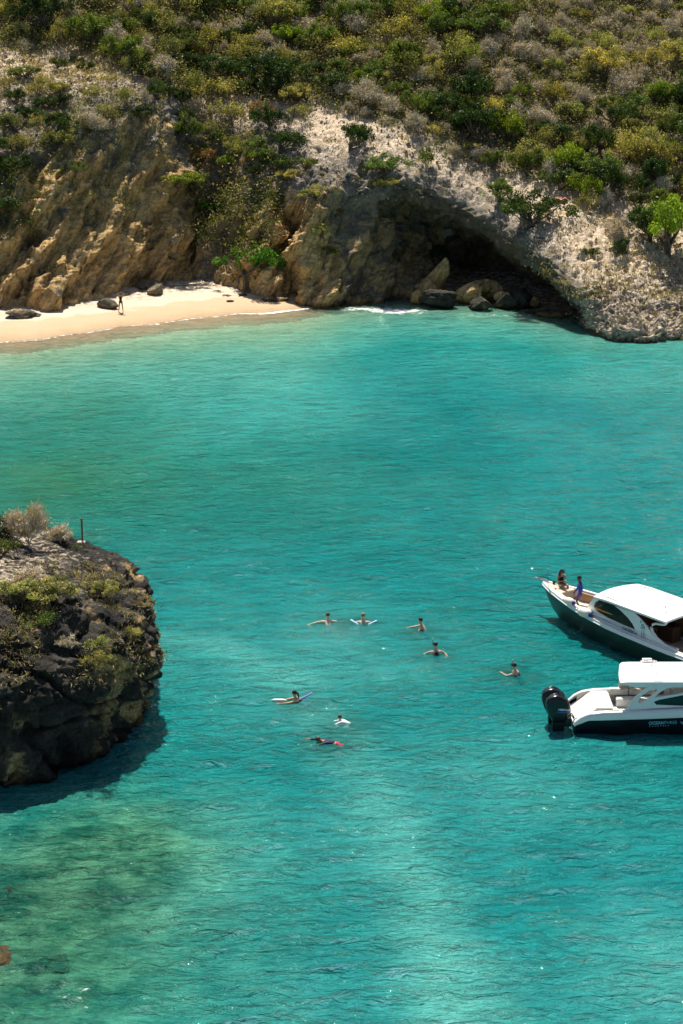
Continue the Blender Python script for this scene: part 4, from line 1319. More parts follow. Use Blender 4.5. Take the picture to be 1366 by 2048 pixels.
def hull_mesh(Ls, hbf, zsf, zkf, pf, name, mat, parent, top=0.0):
    mb = MB(); v = []; nrow = len(rs) * 2 - 1
    for L in Ls:
        zt = zsf(L) - top; zk = min(zkf(L), zt - 0.03); hb = hbf(L); row = []
        for r in rs:
            row.append((hb * (r ** pf(L)) * 0.995, zk + (zt - zk) * r))
        for w, z_ in reversed(row): v.append((L, -w, z_))
        for w, z_ in row[1:]: v.append((L, w, z_))
    f = []
    for i in range(len(Ls) - 1):
        for k in range(nrow - 1):
            a = i * nrow + k
            f.append((a, a + 1, a + nrow + 1, a + nrow))
    f.append(tuple((len(Ls) - 1) * nrow + k for k in range(nrow)))
    mb.add(v, f)
    return mb.build(name, mat, parent, smooth=False)


h = hull_mesh(Ls, hbf, zsf, zkf, pf, 'hull', M_GREEN, boat, 0.17)
h.data.polygons.foreach_set('use_smooth', np.ones(len(h.data.polygons), dtype=bool))


def sweep(Ls, prof, sides=(-1, 1)):
    """prof(L) -> list of (w, z) closed section on the + side; mirrored"""
    mb = MB()
    for s in sides:
        v = []; n = None
        for L in Ls:
            pr = prof(L); n = len(pr)
            v += [(L, s * w, z_) for w, z_ in pr]
        f = [(i * n + k, i * n + (k + 1) % n, (i + 1) * n + (k + 1) % n, (i + 1) * n + k) for i in range(len(Ls) - 1) for k in range(n)]
        f += [tuple(range(n)), tuple((len(Ls) - 1) * n + k for k in range(n))]
        mb.add(v, f)
    return mb


Lf = np.linspace(0, 12.6, 60)
gw = lambda L: [(hbf(L) + .03, zsf(L) - .17), (hbf(L) + .05, zsf(L) - .12), (hbf(L) + .02, zsf(L) - .10), (hbf(L), zsf(L)), (max(hbf(L) - .20, 0), zsf(L) + .015), (max(hbf(L) - .20, 0), zsf(L) - .19)]
sweep(Lf, gw).build('gunwale', M_WHITE, boat)
fl_z = lambda L: float(np.interp(L, [1.6, 2.2, 3.2, 5.0, 5.4, 12.6], [1.15, 1.0, .78, .62, .48, .48]))
# inner coaming rail and cockpit liner
Lc = np.linspace(1.7, 12.4, 44)
sweep(Lc, lambda L: [(hbf(L) - .19, zsf(L) - .02), (hbf(L) - .19, zsf(L) + .05), (hbf(L) - .27, zsf(L) + .05), (hbf(L) - .27, fl_z(L)), (hbf(L) - .23, fl_z(L)), (hbf(L) - .23, zsf(L) - .02)]).build('coaming', M_WHITE, boat)
# bow deck
mb = MB(); v = []; LL = np.linspace(0.05, 1.75, 10)
for L in LL: v += [(L, -max(hbf(L) - .19, .01), zsf(L) - .02), (L, 0, zsf(L) + .01), (L, max(hbf(L) - .19, .01), zsf(L) - .02)]
mb.add(v, [(i * 3 + k, i * 3 + k + 1, i * 3 + k + 4, i * 3 + k + 3) for i in range(9) for k in range(2)])
mb.box((1.70, -0.5, 1.1), (1.78, 0.5, zsf(1.75) - .02))
mb.build('bow_deck', M_TEAK, boat)
# cockpit sole
mb = MB(); v = []; LL = np.linspace(1.6, 12.3, 14)
for L in LL: v += [(L, -(hbf(L) - .25) * .98, fl_z(L) + .01), (L, (hbf(L) - .25) * .98, fl_z(L) + .01)]
mb.add(v, [(i * 2, i * 2 + 1, i * 2 + 3, i * 2 + 2) for i in range(13)])
mb.build('cockpit_floor', M_TEAK, boat)
# bow benches: tan backrests along both sides, cream seats
LB = np.linspace(2.0, 5.0, 10)
for s in (-1, 1):
    sweep(LB, lambda L: [(hbf(L) - .28, zsf(L) - .04), (hbf(L) - .36, zsf(L) - .06), (hbf(L) - .40, 1.0), (hbf(L) - .28, 1.0)], (s,)).build('bench_backrest', M_TAN, boat)
    sweep(LB, lambda L: [(hbf(L) - .30, 1.0), (max(hbf(L) - .85, .05), 1.0), (max(hbf(L) - .85, .05), fl_z(L) + .02), (hbf(L) - .30, fl_z(L) + .02)], (s,)).build('bench_seat', M_CREAM, boat, bevel=0.01)
# forward bulkhead of the cabin and side panels
outer = [(4.15, 1.32), (4.30, 1.72), (4.62, 2.15), (5.12, 2.47), (5.72, 2.55), (6.35, 2.53), (6.95, 2.42), (7.45, 2.26), (7.9, 2.05), (8.29, 1.82), (8.6, 1.58), (8.9, 1.40), (9.34, 1.25), (10.2, 1.10), (10.2, 0.98), (8, 1.04), (6, 1.1), (4.15, 1.2)]
hole = [(4.72, 1.78), (4.80, 2.03), (5.10, 2.22), (5.74, 2.29), (6.2, 2.23), (6.6, 2.11), (7.11, 1.88), (7.4, 1.68), (7.62, 1.44), (6.9, 1.46), (5.78, 1.52), (5.0, 1.62)]
wallw = lambda L: hbf(L) - .20
for s in (-1, 1):
    mb = MB()
    mb.panel(outer, [hole], lambda u, v_, t, s=s: (u, s * (wallw(u) - 0.05 * max(0, v_ - 1.1) - t), v_), 0.07)
    pn = mb.build('cabin_side', M_WHITE, boat)
    gm = MB(); gm.panel(hole, [], lambda u, v_, t, s=s: (u, s * (wallw(u) - 0.05 * max(0, v_ - 1.1) - .035 - t), v_), 0.006)
    glm = bpy.data.materials.get('smoked_window')
    if glm is None:
        glm = bpy.data.materials.new('smoked_window'); glm.use_nodes = True
        n, l = nt(glm); n.clear()
        o_ = n.new('ShaderNodeOutputMaterial'); t_ = n.new('ShaderNodeBsdfTransparent'); t_.inputs[0].default_value = (0.4, 0.38, 0.34, 1)
        g_ = n.new('ShaderNodeBsdfGlossy'); g_.inputs['Roughness'].default_value = 0.03
        m_ = n.new('ShaderNodeMixShader'); m_.inputs[0].default_value = 0.05
        l.new(t_.outputs[0], m_.inputs[1]); l.new(g_.outputs[0], m_.inputs[2]); l.new(m_.outputs[0], o_.inputs[0])
    gm.build('window_pane', glm, pn)
mb = MB(); wf = wallw(4.6) - .08
mb.panel([(-wf, 1.30), (wf, 1.30), (wf - .1, 2.44), (-wf + .1, 2.44)], [[(-wf + .14, 1.55), (-wf + .2, 2.30), (wf - .2, 2.30), (wf - .14, 1.55)]],
         lambda u, v_, t: (4.35 + (v_ - 1.3) * 0.62 + t, u, v_), 0.05)
ws = mb.build('windscreen_frame', M_WHITE, boat)
gm = MB(); gm.panel([(-wf + .14, 1.55), (-wf + .2, 2.30), (wf - .2, 2.30), (wf - .14, 1.55)], [], lambda u, v_, t: (4.37 + (v_ - 1.3) * 0.62 + t, u, v_), 0.006)
gm.build('windscreen_pane', M_GLASS, ws)
# roof: cambered slab
mb = MB(); v = []; nL, nW = 16, 15
Lr = np.linspace(5.0, 9.62, nL)
for side in (0, 1):
    for L in Lr:
        for k in range(nW):
            w = -1.56 + 3.12 * k / (nW - 1)
            f0 = 0.32 * (abs(w) / 1.56) ** 2.2 if L == Lr[0] else 0
            cam_ = 0.06 * (1 - (abs(w) / 1.56) ** 2.0)
            fwd = 0.06 * max(0, (5.8 - L) / 0.8)
            v.append((L + 0.0 + (0.10 if False else 0) + f0 * 0.0 - (0.22 * (1 - (w / 1.56) ** 2) if L == Lr[0] else 0), w, 2.50 + cam_ - fwd - (0.02 * (L - 5) ) - side * 0.09))
f = []
n1_ = nL * nW
for a in range(nL - 1):
    for b in range(nW - 1):
        q = a * nW + b
        f.append((q, q + 1, q + nW + 1, q + nW)); f.append((n1_ + q, n1_ + q + nW, n1_ + q + nW + 1, n1_ + q + 1))
for a in range(nL - 1):
    for b in (0, nW - 1):
        q = a * nW + b; f.append((q, q + nW, n1_ + q + nW, n1_ + q))
for b in range(nW - 1):
    for a in (0, nL - 1):
        q = a * nW + b; f.append((q, q + 1, n1_ + q + 1, n1_ + q))
mb.add(v, f)
roof = mb.build('roof', M_WHITE, boat)
# brown headliner under the roof
mb = MB(); mb.box((5.2, -1.42, 2.28), (9.45, 1.42, 2.345)); mb.build('headliner', M_BROWN, boat)
# brown lining of the cabin: far inner wall
mb = MB(); mb.panel([(4.8, .7), (10.0, .7), (10.0, 1.1), (9.0, 1.32), (8.2, 1.8), (7.4, 2.2), (5.2, 2.3), (4.8, 1.9)], [], lambda u, v_, t: (u, wallw(u) - .16 - .05 * max(0, v_ - 1.1) - t, v_), 0.02)
mb.build('inner_wall', M_BROWN, boat)
mb = MB(); mb.box((4.95, -1.2, 1.05), (6.35, -0.1, 1.70)); mb.box((4.9, -1.25, 1.70), (6.4, -.05, 1.76))
mb.build('cabin_table', M_ORANGE, boat, bevel=0.01)
mb = MB(); mb.box((7.3, -1.1, .5), (8.3, -.55, 1.25)); mb.box((7.3, .5, .5), (8.3, 1.1, 1.25)); mb.build('cabin_seat', M_BROWN, boat, bevel=0.03)
# swept aft frame carrying the roof
for s in (-1, 1):
    mb = MB()
    pth = [(10.1, 1.14), (9.5, 1.22), (9.0, 1.42), (8.72, 1.62), (8.58, 1.82), (8.66, 1.98), (8.85, 2.08), (9.30, 2.14), (9.44, 2.20), (9.52, 2.38)]
    mb.tube([(a, s * (wallw(a) - .05 * max(0, b - 1.1) - .02), b) for a, b in pth], [.05, .05, .055, .06, .07, .07, .06, .055, .055, .06], 8)
    mb.build('aft_frame', M_WHITE, boat, smooth=True)
# aft cockpit: benches, cool box, deck
mb = MB(); mb.box((9.4, .55, .5), (12.1, 1.22, .95)); mb.build('aft_bench', M_CREAM, boat, bevel=0.03)
mb = MB(); mb.box((10.6, -1.3, .85), (12.3, -.75, 1.02)); mb.build('aft_seat', M_TEAK, boat, bevel=0.02)
mb = MB(); mb.box((9.2, -1.15, .5), (9.8, -.72, .98)); ck = mb.build('storage_locker', M_WHITE, boat, bevel=0.02)
# transom top, cleat, rope coil, roof fittings
mb = MB(); mb.box((12.35, -1.3, .8), (12.6, 1.3, 1.03)); mb.build('transom_cap', M_WHITE, boat, bevel=0.02)
mb = MB(); mb.tube([(-.01 + 11.0, -1.46, 1.05), (11.0, -1.46, 1.12)], .02, 6); mb.tube([(10.85, -1.46, 1.12), (11.15, -1.46, 1.12)], .018, 6); mb.build('cleat', M_STEEL, boat)
mb = MB()
for k in range(4):
    mb.tube([(11.1 + .14 * math.cos(a * .7), -1.38 + .07 * math.sin(a * .7), 1.07 + .02 * k + .01 * math.sin(a)) for a in range(10)], .014, 5, False)
mb.tube([(11.2, -1.4, 1.08), (11.35, -1.55, .9), (11.5, -1.62, .5)], .014, 5)
mb.build('mooring_rope', M_BLACK, boat)
mb = MB(); mb.tube([(8.7, -.55, 2.60), (8.7, -.55, 2.70)], .04, 8); mb.ball((8.7, -.55, 2.72), .04); mb.build('roof_fitting', M_STEEL, boat)
mb = MB(); mb.tube([(9.1, -1.0, 2.53), (9.1, -1.0, 2.60), (9.15, -.2, 2.65), (9.15, -.2, 2.58)], .012, 5); mb.build('grab_rail', M_STEEL, boat)
# pulpit, anchor and windlass on the bow
mb = MB(); mb.box((-.55, -.10, 1.66), (.35, .10, 1.71)); mb.build('bow_roller', M_STEEL, boat, bevel=.01)
an = MB(); an.tube([(-.62, 0, 1.62), (-.2, 0, 1.76), (.2, 0, 1.78)], .025, 6); an.tube([(-.62, 0, 1.62), (-.52, .16, 1.58), (-.34, .2, 1.60)], [.03, .03, .01], 6); an.tube([(-.62, 0, 1.62), (-.52, -.16, 1.58), (-.34, -.2, 1.60)], [.03, .03, .01], 6)
an.build('anchor', M_STEEL, boat)
mb = MB(); mb.tube([(-.3, .02, 1.74), (-.1, .05, 1.86), (.3, .06, 1.84), (.6, .12, 1.74), (.95, .2, 1.68)], .022, 6); mb.tube([(.7, .1, 1.62), (.7, .1, 1.74)], .07, 8); mb.ball((.7, .1, 1.74), .075); mb.build('windlass', M_BLACK, boat)
mb = MB(); mb.tube([(.45 + .1 * k, -.1 - .08 * k + .03 * math.sin(k * 2), zsf(.5 + .1 * k) + .03) for k in range(14)], .012, 5); mb.build('bow_line', M_BLACK, boat)
mb = MB()
for L_, s in ((1.1, 1), (1.25, -1)):
    mb.tube([(L_ - .1, s * (hbf(L_) - .3), zsf(L_) + .05), (L_ + .1, s * (hbf(L_) - .3), zsf(L_) + .05)], .018, 6)
    mb.tube([(L_, s * (hbf(L_) - .3), zsf(L_) - .03), (L_, s * (hbf(L_) - .3), zsf(L_) + .05)], .016, 6)
mb.build('bow_cleat', M_BLACK, boat)
mb = MB()
for s in (-1, 1):
    mb.tube([(L, s * (hbf(L) - .10), zsf(L) + .03) for L in np.linspace(3.2, 4.9, 6)], .012, 5)
mb.build('side_rail', M_STEEL, boat)
# lettering on the side: reads left to right along the hull on the near side
put_text('name_lettering', 'CALYPSO 4', 0.13, M_PRINT_DARK, boat, (6.78, -(wallw(6.9) - .01) , 1.255), (1, -(wallw(7.8) - wallw(6.8)), -0.06), (0.06, 0, 1), bold=0.003)
lg = MB()
yy = lambda L, z_: -(wallw(L) - .05 * max(0, z_ - 1.1)) - .004
for (a, b, c, d) in [(7.98, 1.80, 8.14, 1.84), (7.96, 1.74, 8.20, 1.78), (8.00, 1.68, 8.22, 1.72), (7.92, 1.61, 8.24, 1.65)]:
    lg.add([(a, yy(a, b), b), (c, yy(c, b), b), (c, yy(c, d), d), (a, yy(a, d), d)], [(0, 1, 2, 3)])
lg.tube([(7.93 + .0, yy(7.9, 1.92), 1.92), (7.93, yy(7.9, 1.92) - .006, 1.92)], .045, 10)
lg.build('emblem', M_PRINT_TEAL, boat)
lg = MB()
for a, b in ((8.02, 1.14), (8.16, 1.14)):
    lg.add([(a, yy(a, b), b), (a + .06, yy(a, b), b), (a + .04, yy(a, 1.5), 1.56), (a - .03, yy(a, 1.5), 1.56)], [(0, 1, 2, 3)])
lg.build('stripe', M_PRINT_GREY, boat)
mb = MB(); mb.ball((11.0, -1.58, 0.38), (.25, .10, .16), 10, 7); mb.build('yellow_buoy', M_YELLOW, boat)


def fender(L, drop, ln, r, label):
    loc = boat_pt(L, -(hbf(L) + 0.02), zsf(L) + drop)
    e = empty('fender', loc, B1A)
    tag(e, label, 'fender')
    mb = MB(); n_ = 9
    pts = []; rs_ = []
    for k in range(n_ + 1):
        t = k / n_
        pts.append(((t - .5) * ln, 0, 0)); rs_.append(r * (1 - abs(2 * t - 1) ** 4 * 0.55))
    mb.tube(pts, rs_, 14)
    mb.build('fender_body', M_FEND, e, smooth=True)
    mb = MB(); mb.tube([(ln / 2 - .03, 0, 0), (ln / 2 + .07, 0, 0)], [r * .62, r * .42], 12); mb.tube([(-ln / 2 + .03, 0, 0), (-ln / 2 - .05, 0, 0)], [r * .5, r * .4], 12)
    mb.build('end_cap', M_BLUE, e, smooth=True)
    mb = MB(); mb.tube([(ln / 2 + .05, 0, 0), (ln / 2 + .3, .06, .12), (ln / 2 + .65, .12, .10)], .012, 5); mb.build('lanyard', M_ROPE, e)
    return e


rotm = Matrix.Rotation(B1A, 4, 'Z')


def boat_pt(L, w, z_):
    return B1 + rotm @ Vector((L, w, z_))


fender(3.05, 0.16, 0.62, 0.19, 'smaller cream fender with blue end hanging beside the man, nearer the bow')
fender(4.35, 0.10, 0.80, 0.24, 'larger cream fender with blue end below the front of the cabin window')

# ------------------------------------------------------------------ boat two: white powerboat with dark hull
boat2 = empty('motor_boat', (9.95, 80.6, 0), 0)
tag(boat2, 'white powerboat with black lower hull and white hardtop, stern towards the photo centre', 'boat')
ox, oy = 9.95, 80.6
hb2 = lambda L: float(np.interp(L, [0, .3, 1, 3, 6, 8, 9.5, 10.6, 11.2], [1.36, 1.42, 1.48, 1.52, 1.5, 1.3, .9, .35, .03]))
zs2 = lambda L: float(np.interp(L, [0, .25, .6, 1.2, 2.3, 4.6, 8, 11.2], [0.62, 0.84, 1.02, 1.10, 1.14, 1.26, 1.45, 1.55]))
zc2 = lambda L: float(np.interp(L, [0, .1, .6, 1.3, 4.6, 8, 11.2], [0.42, 0.50, 0.74, 0.77, 0.90, 1.05, 1.2]))
zk2 = lambda L: float(np.interp(L, [0, 8, 10, 11.2], [-.45, -.45, 0.0, 1.1]))
LS2 = np.concatenate([np.linspace(0, 1.4, 12), np.linspace(1.8, 11.2, 22)])
h = hull_mesh(LS2, hb2, zc2, zk2, lambda L: float(np.interp(L, [0, 7, 10, 11.2], [.12, .16, .5, .9])), 'hull', M_NAVY, boat2, 0)
mb = MB(); mb.add([(0.0, s * w, z_) for s, w, z_ in ((-1, 1.35, .42), (1, 1.35, .42), (1, 1.25, -.3), (-1, 1.25, -.3))], [(0, 1, 2, 3)]); mb.build('transom', M_NAVY, boat2)
# white topsides between chine band and gunwale
mb = MB()
for s in (-1, 1):
    v = []
    for L in LS2:
        v += [(L, s * (hb2(L) * 1.003 + .004), zc2(L) - .01), (L, s * (hb2(L) + .03), zc2(L) + .02), (L, s * (hb2(L) + .0), (zc2(L) + zs2(L)) / 2), (L, s * (hb2(L) - .03), zs2(L) - .03), (L, s * (hb2(L) - .08), zs2(L)), (L, s * max(hb2(L) - .26, 0), zs2(L) + .005), (L, s * max(hb2(L) - .28, 0), zs2(L) - .06)]
    n_ = 7
    mb.add(v, [(i * n_ + k, i * n_ + k + 1, (i + 1) * n_ + k + 1, (i + 1) * n_ + k) for i in range(len(LS2) - 1) for k in range(n_ - 1)])
ts = mb.build('topsides', M_WHITE, boat2)
ts.data.polygons.foreach_set('use_smooth', np.ones(len(ts.data.polygons), dtype=bool))
# inner liner and sole
mb = MB()
for s in (-1, 1):
    v = []
    for L in LS2[3:]:
        v += [(L, s * max(hb2(L) - .28, 0), zs2(L) - .055), (L, s * max(hb2(L) - .34, 0), .55)]
    m_ = len(LS2[3:])
    mb.add(v, [(i * 2, i * 2 + 1, i * 2 + 3, i * 2 + 2) for i in range(m_ - 1)])
mb.build('cockpit_liner', M_CREAM, boat2)
mb = MB(); v = []
for L in LS2: v += [(L, -max(hb2(L) - .3, 0), .55 if L > .8 else .40), (L, max(hb2(L) - .3, 0), .55 if L > .8 else .40)]
mb.add(v, [(i * 2, i * 2 + 1, i * 2 + 3, i * 2 + 2) for i in range(len(LS2) - 1)])
mb.build('cockpit_floor', M_WHITE, boat2)
mb = MB(); v = []
for L in LS2[-11:]: v += [(L, -max(hb2(L) - .25, 0), zs2(L)), (L, 0, zs2(L) + .08), (L, max(hb2(L) - .25, 0), zs2(L))]
mb.add(v, [(i * 3 + k, i * 3 + k + 1, i * 3 + k + 4, i * 3 + k + 3) for i in range(10) for k in range(2)])
mb.build('foredeck', M_WHITE, boat2)
# stern platform and slanted transom panel
mb = MB(); mb.box((0.0, -1.2, .36), (.75, 1.2, .44)); mb.build('swim_platform', M_WHITE, boat2, bevel=.02)
mb = MB()
mb.add([(.12, -.65, .44), (.12, 1.15, .44), (.95, 1.12, 1.04), (.95, -.95, 1.04), (1.0, -.95, .44), (1.0, 1.12, .44)], [(0, 1, 2, 3), (3, 2, 5, 4), (0, 3, 4), (1, 5, 2), (0, 4, 5, 1)])
mb.build('slanted_panel', M_CREAM, boat2)
mb = MB(); mb.box((.92, -.98, .5), (1.75, 1.16, 1.06)); mb.build('aft_seat_block', M_WHITE, boat2, bevel=.05)
mb = MB(); mb.box((.96, -.94, 1.055), (1.70, .05, 1.10)); mb.box((.96, .08, 1.055), (1.70, 1.12, 1.10)); mb.build('sun_pad', M_WHITE, boat2, bevel=.02)
mb = MB(); mb.box((.2, -1.16, .44), (.62, -.86, .78)); mb.build('corner_step', M_WHITE, boat2, bevel=.03)
for a, b in ((1.78, 2.62), (2.65, 4.2)):
    mb = MB(); mb.box((a, .94, .95), (b, 1.20, 1.24)); mb.build('bench_backrest', M_CREAM, boat2, bevel=.03)
mb = MB(); mb.box((2.05, .52, .55), (4.4, .96, .92)); mb.build('bench_seat', M_WHITE, boat2, bevel=.03)
mb = MB(); mb.box((2.75, -.55, .55), (3.35, .42, .98)); mb.build('centre_seat', M_CREAM, boat2, bevel=.04)
mb = MB(); mb.box((3.6, -.7, .55), (4.3, .7, 1.35)); mb.box((4.35, -.85, .55), (5.0, .85, 1.6)); mb.build('helm_console', M_CREAM, boat2, bevel=.04)
# arch on both sides
arch = [(2.15, 1.10), (2.19, 1.17), (2.35, 1.42), (2.51, 1.64), (2.68, 1.82), (2.84, 1.95), (3.04, 2.12), (3.2, 2.28), (3.34, 2.43), (3.74, 2.43), (3.84, 2.30), (4.58, 2.38), (6.2, 2.38), (7.4, 2.0), (8.2, 1.45), (8.4, 1.30), (5.0, 1.12)]
slot = [(2.69, 1.52), (2.76, 1.66), (2.87, 1.80), (3.02, 1.92), (3.18, 2.02), (3.45, 2.08), (3.52, 2.03), (3.44, 1.93), (3.25, 1.77), (3.06, 1.60), (2.90, 1.49), (2.76, 1.47)]
w_open = [(3.40, 1.72), (3.50, 1.84), (3.65, 1.96), (3.9, 2.10), (4.2, 2.17), (4.6, 2.20), (6.1, 2.22), (6.6, 2.05), (6.0, 1.98), (4.6, 1.90), (4.2, 1.83)]
w_glass = [(3.36, 1.53), (3.6, 1.62), (4.1, 1.72), (4.6, 1.82), (6.0, 1.90), (6.9, 1.85), (7.4, 1.6), (7.6, 1.40), (5.0, 1.33), (3.48, 1.40)]
sd = lambda L: hb2(L) - .16
for s in (-1, 1):
    mb = MB(); mb.panel(arch, [slot, w_open, w_glass], lambda u, v_, t, s=s: (u, s * (sd(u) - .12 * max(0, v_ - 1.1) - t), v_), .10)
    ap = mb.build('cabin_arch', M_WHITE, boat2)
    gm = MB(); gm.panel(w_glass, [], lambda u, v_, t, s=s: (u, s * (sd(u) - .12 * max(0, v_ - 1.1) - .04 - t), v_), .006); gm.build('window_pane', M_GLASS, ap)
    mb = MB(); mb.ball((3.52, s * (sd(3.5) - .12 * 1.2 + .01), 2.36), (.06, .03, .035)); mb.build('navigation_light', M_PRINT_WHITE, ap)
# hardtop with rounded aft corners and turned down sides
mb = MB(); v = []; nL, nW = 18, 17
for side in (0, 1):
    for a in range(nL):
        t = a / (nL - 1)
        for k in range(nW):
            w = -1 + 2 * k / (nW - 1)
            L0 = 2.02 + (0.20 * w if True else 0) + 0.10 * (abs(w) ** 3)
            L = L0 + (7.2 - L0) * t
            yv = 1.24 * w
            zz = 2.50 - .10 * abs(w) ** 3 - (.02 if a == 0 else 0) - side * (.07 + .18 * min(1, t * 9) * (0.2 + .8 * (abs(w) > .9)))
            v.append((L, yv * (1 - .03 * side), zz))
f = []; n1_ = nL * nW
for a in range(nL - 1):
    for b in range(nW - 1):
        q = a * nW + b
        f.append((q, q + 1, q + nW + 1, q + nW)); f.append((n1_ + q, n1_ + q + nW, n1_ + q + nW + 1, n1_ + q + 1))
for a in range(nL - 1):
    for b in (0, nW - 1):
        q = a * nW + b; f.append((q, q + nW, n1_ + q + nW, n1_ + q))
for b in range(nW - 1):
    for a in (0, nL - 1):
        q = a * nW + b; f.append((q, q + 1, n1_ + q + 1, n1_ + q))
mb.add(v, f)
mb.build('hardtop', M_WHITE, boat2)
mb = MB(); mb.add([(2.2, 1.16, 1.14), (2.75, 1.16, 1.14), (3.3, 1.12, 2.34), (2.25, 1.12, 2.34), (2.2, 1.2, 1.14), (2.75, 1.2, 1.14), (3.3, 1.16, 2.34), (2.25, 1.16, 2.34)], [(0, 1, 2, 3), (4, 7, 6, 5), (0, 3, 7, 4), (1, 5, 6, 2)])
mb.build('far_support', M_CREAM, boat2)
mb = MB(); mb.box((3.2, 1.10, 2.45), (3.62, 1.30, 2.56)); mb.build('antenna_mount', M_WHITE, boat2, bevel=.02)
mb = MB(); mb.tube([(3.25, .95, 2.56), (3.62, .95, 2.60)], .014, 5); mb.tube([(3.4, .95, 2.5), (3.4, .95, 2.60)], .014, 5); mb.tube([(3.6, .9, 2.5), (3.66, .95, 2.62), (3.74, .92, 2.55)], .014, 5)
mb.tube([(3.3, -.6, 2.50), (3.55, -.6, 2.56), (3.6, -.6, 2.5)], .010, 5); mb.ball((3.56, -.62, 2.54), .03); mb.ball((3.5, .5, 2.52), .03)
mb.build('roof_fittings', M_STEEL, boat2)
mb = MB(); mb.box((3.1, .95, 2.49), (3.8, 1.04, 2.53)); mb.build('roof_rail', M_WHITE, boat2)
# towel, shoes, bag on board as their own things
b2 = lambda L, w, z_: Vector((ox + L, oy + w, z_))
mb = MB()
for k, (a, b) in enumerate(((0, 0), (.12, .09), (.02, .17))):
    mb.tube([(a - .14, b, .03), (a - .05, b + .01, .05), (a + .06, b, .045), (a + .14, b, .03)], [.03, .055, .05, .03], 8)
o = mb.build('deck_shoes', M_YELLOW, None, True, loc=b2(1.98, -.40, .555)); tag(o, 'yellow straw sandals lying on the white deck of the powerboat', 'sandals')
mb = MB(); mb.box((-.17, -.1, 0), (.17, .1, .24), .9); bag = mb.build('carry_bag', pbr('jute', (.30, .19, .09), .9), None, bevel=.03, loc=b2(3.85, .1, 1.352))
tag(bag, 'brown woven bag with dark things in it seen through the powerboat side window', 'bag')
mb = MB(); mb.ball((-.08, 0, .26), (.07, .06, .06)); mb.ball((.07, .02, .27), (.06, .06, .07)); mb.build('bag_contents', M_BLACK, bag)
mb = MB(); mb.box((-.22, -.18, 0), (.22, .18, .035)); o = mb.build('deck_mat', M_BLACK, None, bevel=.01, loc=b2(2.45, -.75, .555)); tag(o, 'small dark grated mat on the cockpit floor by the arch', 'mat')
# outboards
def outboard(x_, y_, label, grp):
    e = empty('outboard_motor', (x_, y_, 0), 0)
    tag(e, label, 'outboard motor', grp); e.scale = (1.08, 1.05, .93)
    # cowl: lofted rounded sections from below to top, leaning back
    mb = MB(); v = []; secs = [(.45, -.06, .28, .17), (.62, -.06, .34, .20), (.80, -.07, .42, .23), (1.05, -.08, .48, .26), (1.30, -.10, .50, .27), (1.50, -.12, .48, .26), (1.66, -.13, .44, .24), (1.77, -.14, .32, .19), (1.80, -.14, .20, .12)]
    n_ = 20
    for z_, cx0, a, b in secs:
        for k in range(n_):
            t = 2 * math.pi * k / n_
            cc, ss = math.cos(t), math.sin(t)
            v.append((cx0 + a * math.copysign(abs(cc) ** .5, cc), b * math.copysign(abs(ss) ** .6, ss), z_ - (.20 * cc if cc > 0 else -.10 * cc) * min(1, max(0, (z_ - 1.0) / .4))))
    f = [(i * n_ + k, i * n_ + (k + 1) % n_, (i + 1) * n_ + (k + 1) % n_, (i + 1) * n_ + k) for i in range(len(secs) - 1) for k in range(n_)]
    f += [tuple(range(n_))[::-1], tuple((len(secs) - 1) * n_ + k for k in range(n_))]
    mb.add(v, f); mb.build('cowl', M_BLACK, e, smooth=True)
    mb = MB(); mb.box((-.30, -.14, -.45), (.14, .14, .60), 1.1); mb.build('mid_section', M_BLACK, e, bevel=.04)
    mb = MB(); mb.tube([(-.32, 0, -.55), (.1, 0, -.55), (.32, 0, -.55)], [.08, .10, .04], 10); mb.box((-.3, -.18, -.38), (.12, .18, -.35)); mb.build('gearcase', M_BLACK, e)
    mb = MB()
    for k in range(3):
        a = k * 2.094
        mb.add([(-.36, .05 * math.cos(a), -.55 + .05 * math.sin(a)), (-.40, .2 * math.cos(a - .35), -.55 + .2 * math.sin(a - .35)), (-.34, .2 * math.cos(a + .35), -.55 + .2 * math.sin(a + .35)), (-.37, .05 * math.cos(a), -.55 + .05 * math.sin(a)), (-.41, .2 * math.cos(a - .35), -.55 + .2 * math.sin(a - .35)), (-.35, .2 * math.cos(a + .35), -.55 + .2 * math.sin(a + .35))], [(0, 1, 2), (3, 5, 4), (1, 4, 5, 2), (0, 3, 4, 1), (0, 2, 5, 3)])
    mb.build('propeller', M_STEEL, e)
    mb = MB(); mb.box((.16, -.16, .25), (.44, .16, .62)); mb.build('mounting_bracket', M_BLACK, e, bevel=.02)
    mb = MB(); mb.tube([(.2, -.1, .75), (.45, -.18, .80), (.55, -.15, .55), (.62, 0, .48)], .03, 6); mb.tube([(.2, .05, .7), (.48, .1, .78), (.6, .1, .5)], .025, 6); mb.build('cable_hose', M_BLACK, e)
    put_text('maker_lettering', 'MERCURY', .085, M_PRINT_WHITE, e, (-.12, -.262, 1.10), (1, 0, -.06), (.06, 0, 1), bold=.004)
    st = MB(); st.add([(-.15, -.258, .985), (.26, -.258, .955), (.26, -.258, 1.01), (-.15, -.258, 1.05), (-.15, -.254, .985), (.26, -.254, .955), (.26, -.254, 1.01), (-.15, -.254, 1.05)], [(0, 1, 2, 3), (4, 7, 6, 5)])
    st.build('blue_stripe', pbr('blue_print', (.02, .08, .45), .4), e)
    put_text('power_lettering', '300', .09, M_PRINT_WHITE, e, (-.60, -.10, 1.40), (.45, -.85, 0.25), (0.2, 0.2, 1), bold=.002) if False else None
    return e


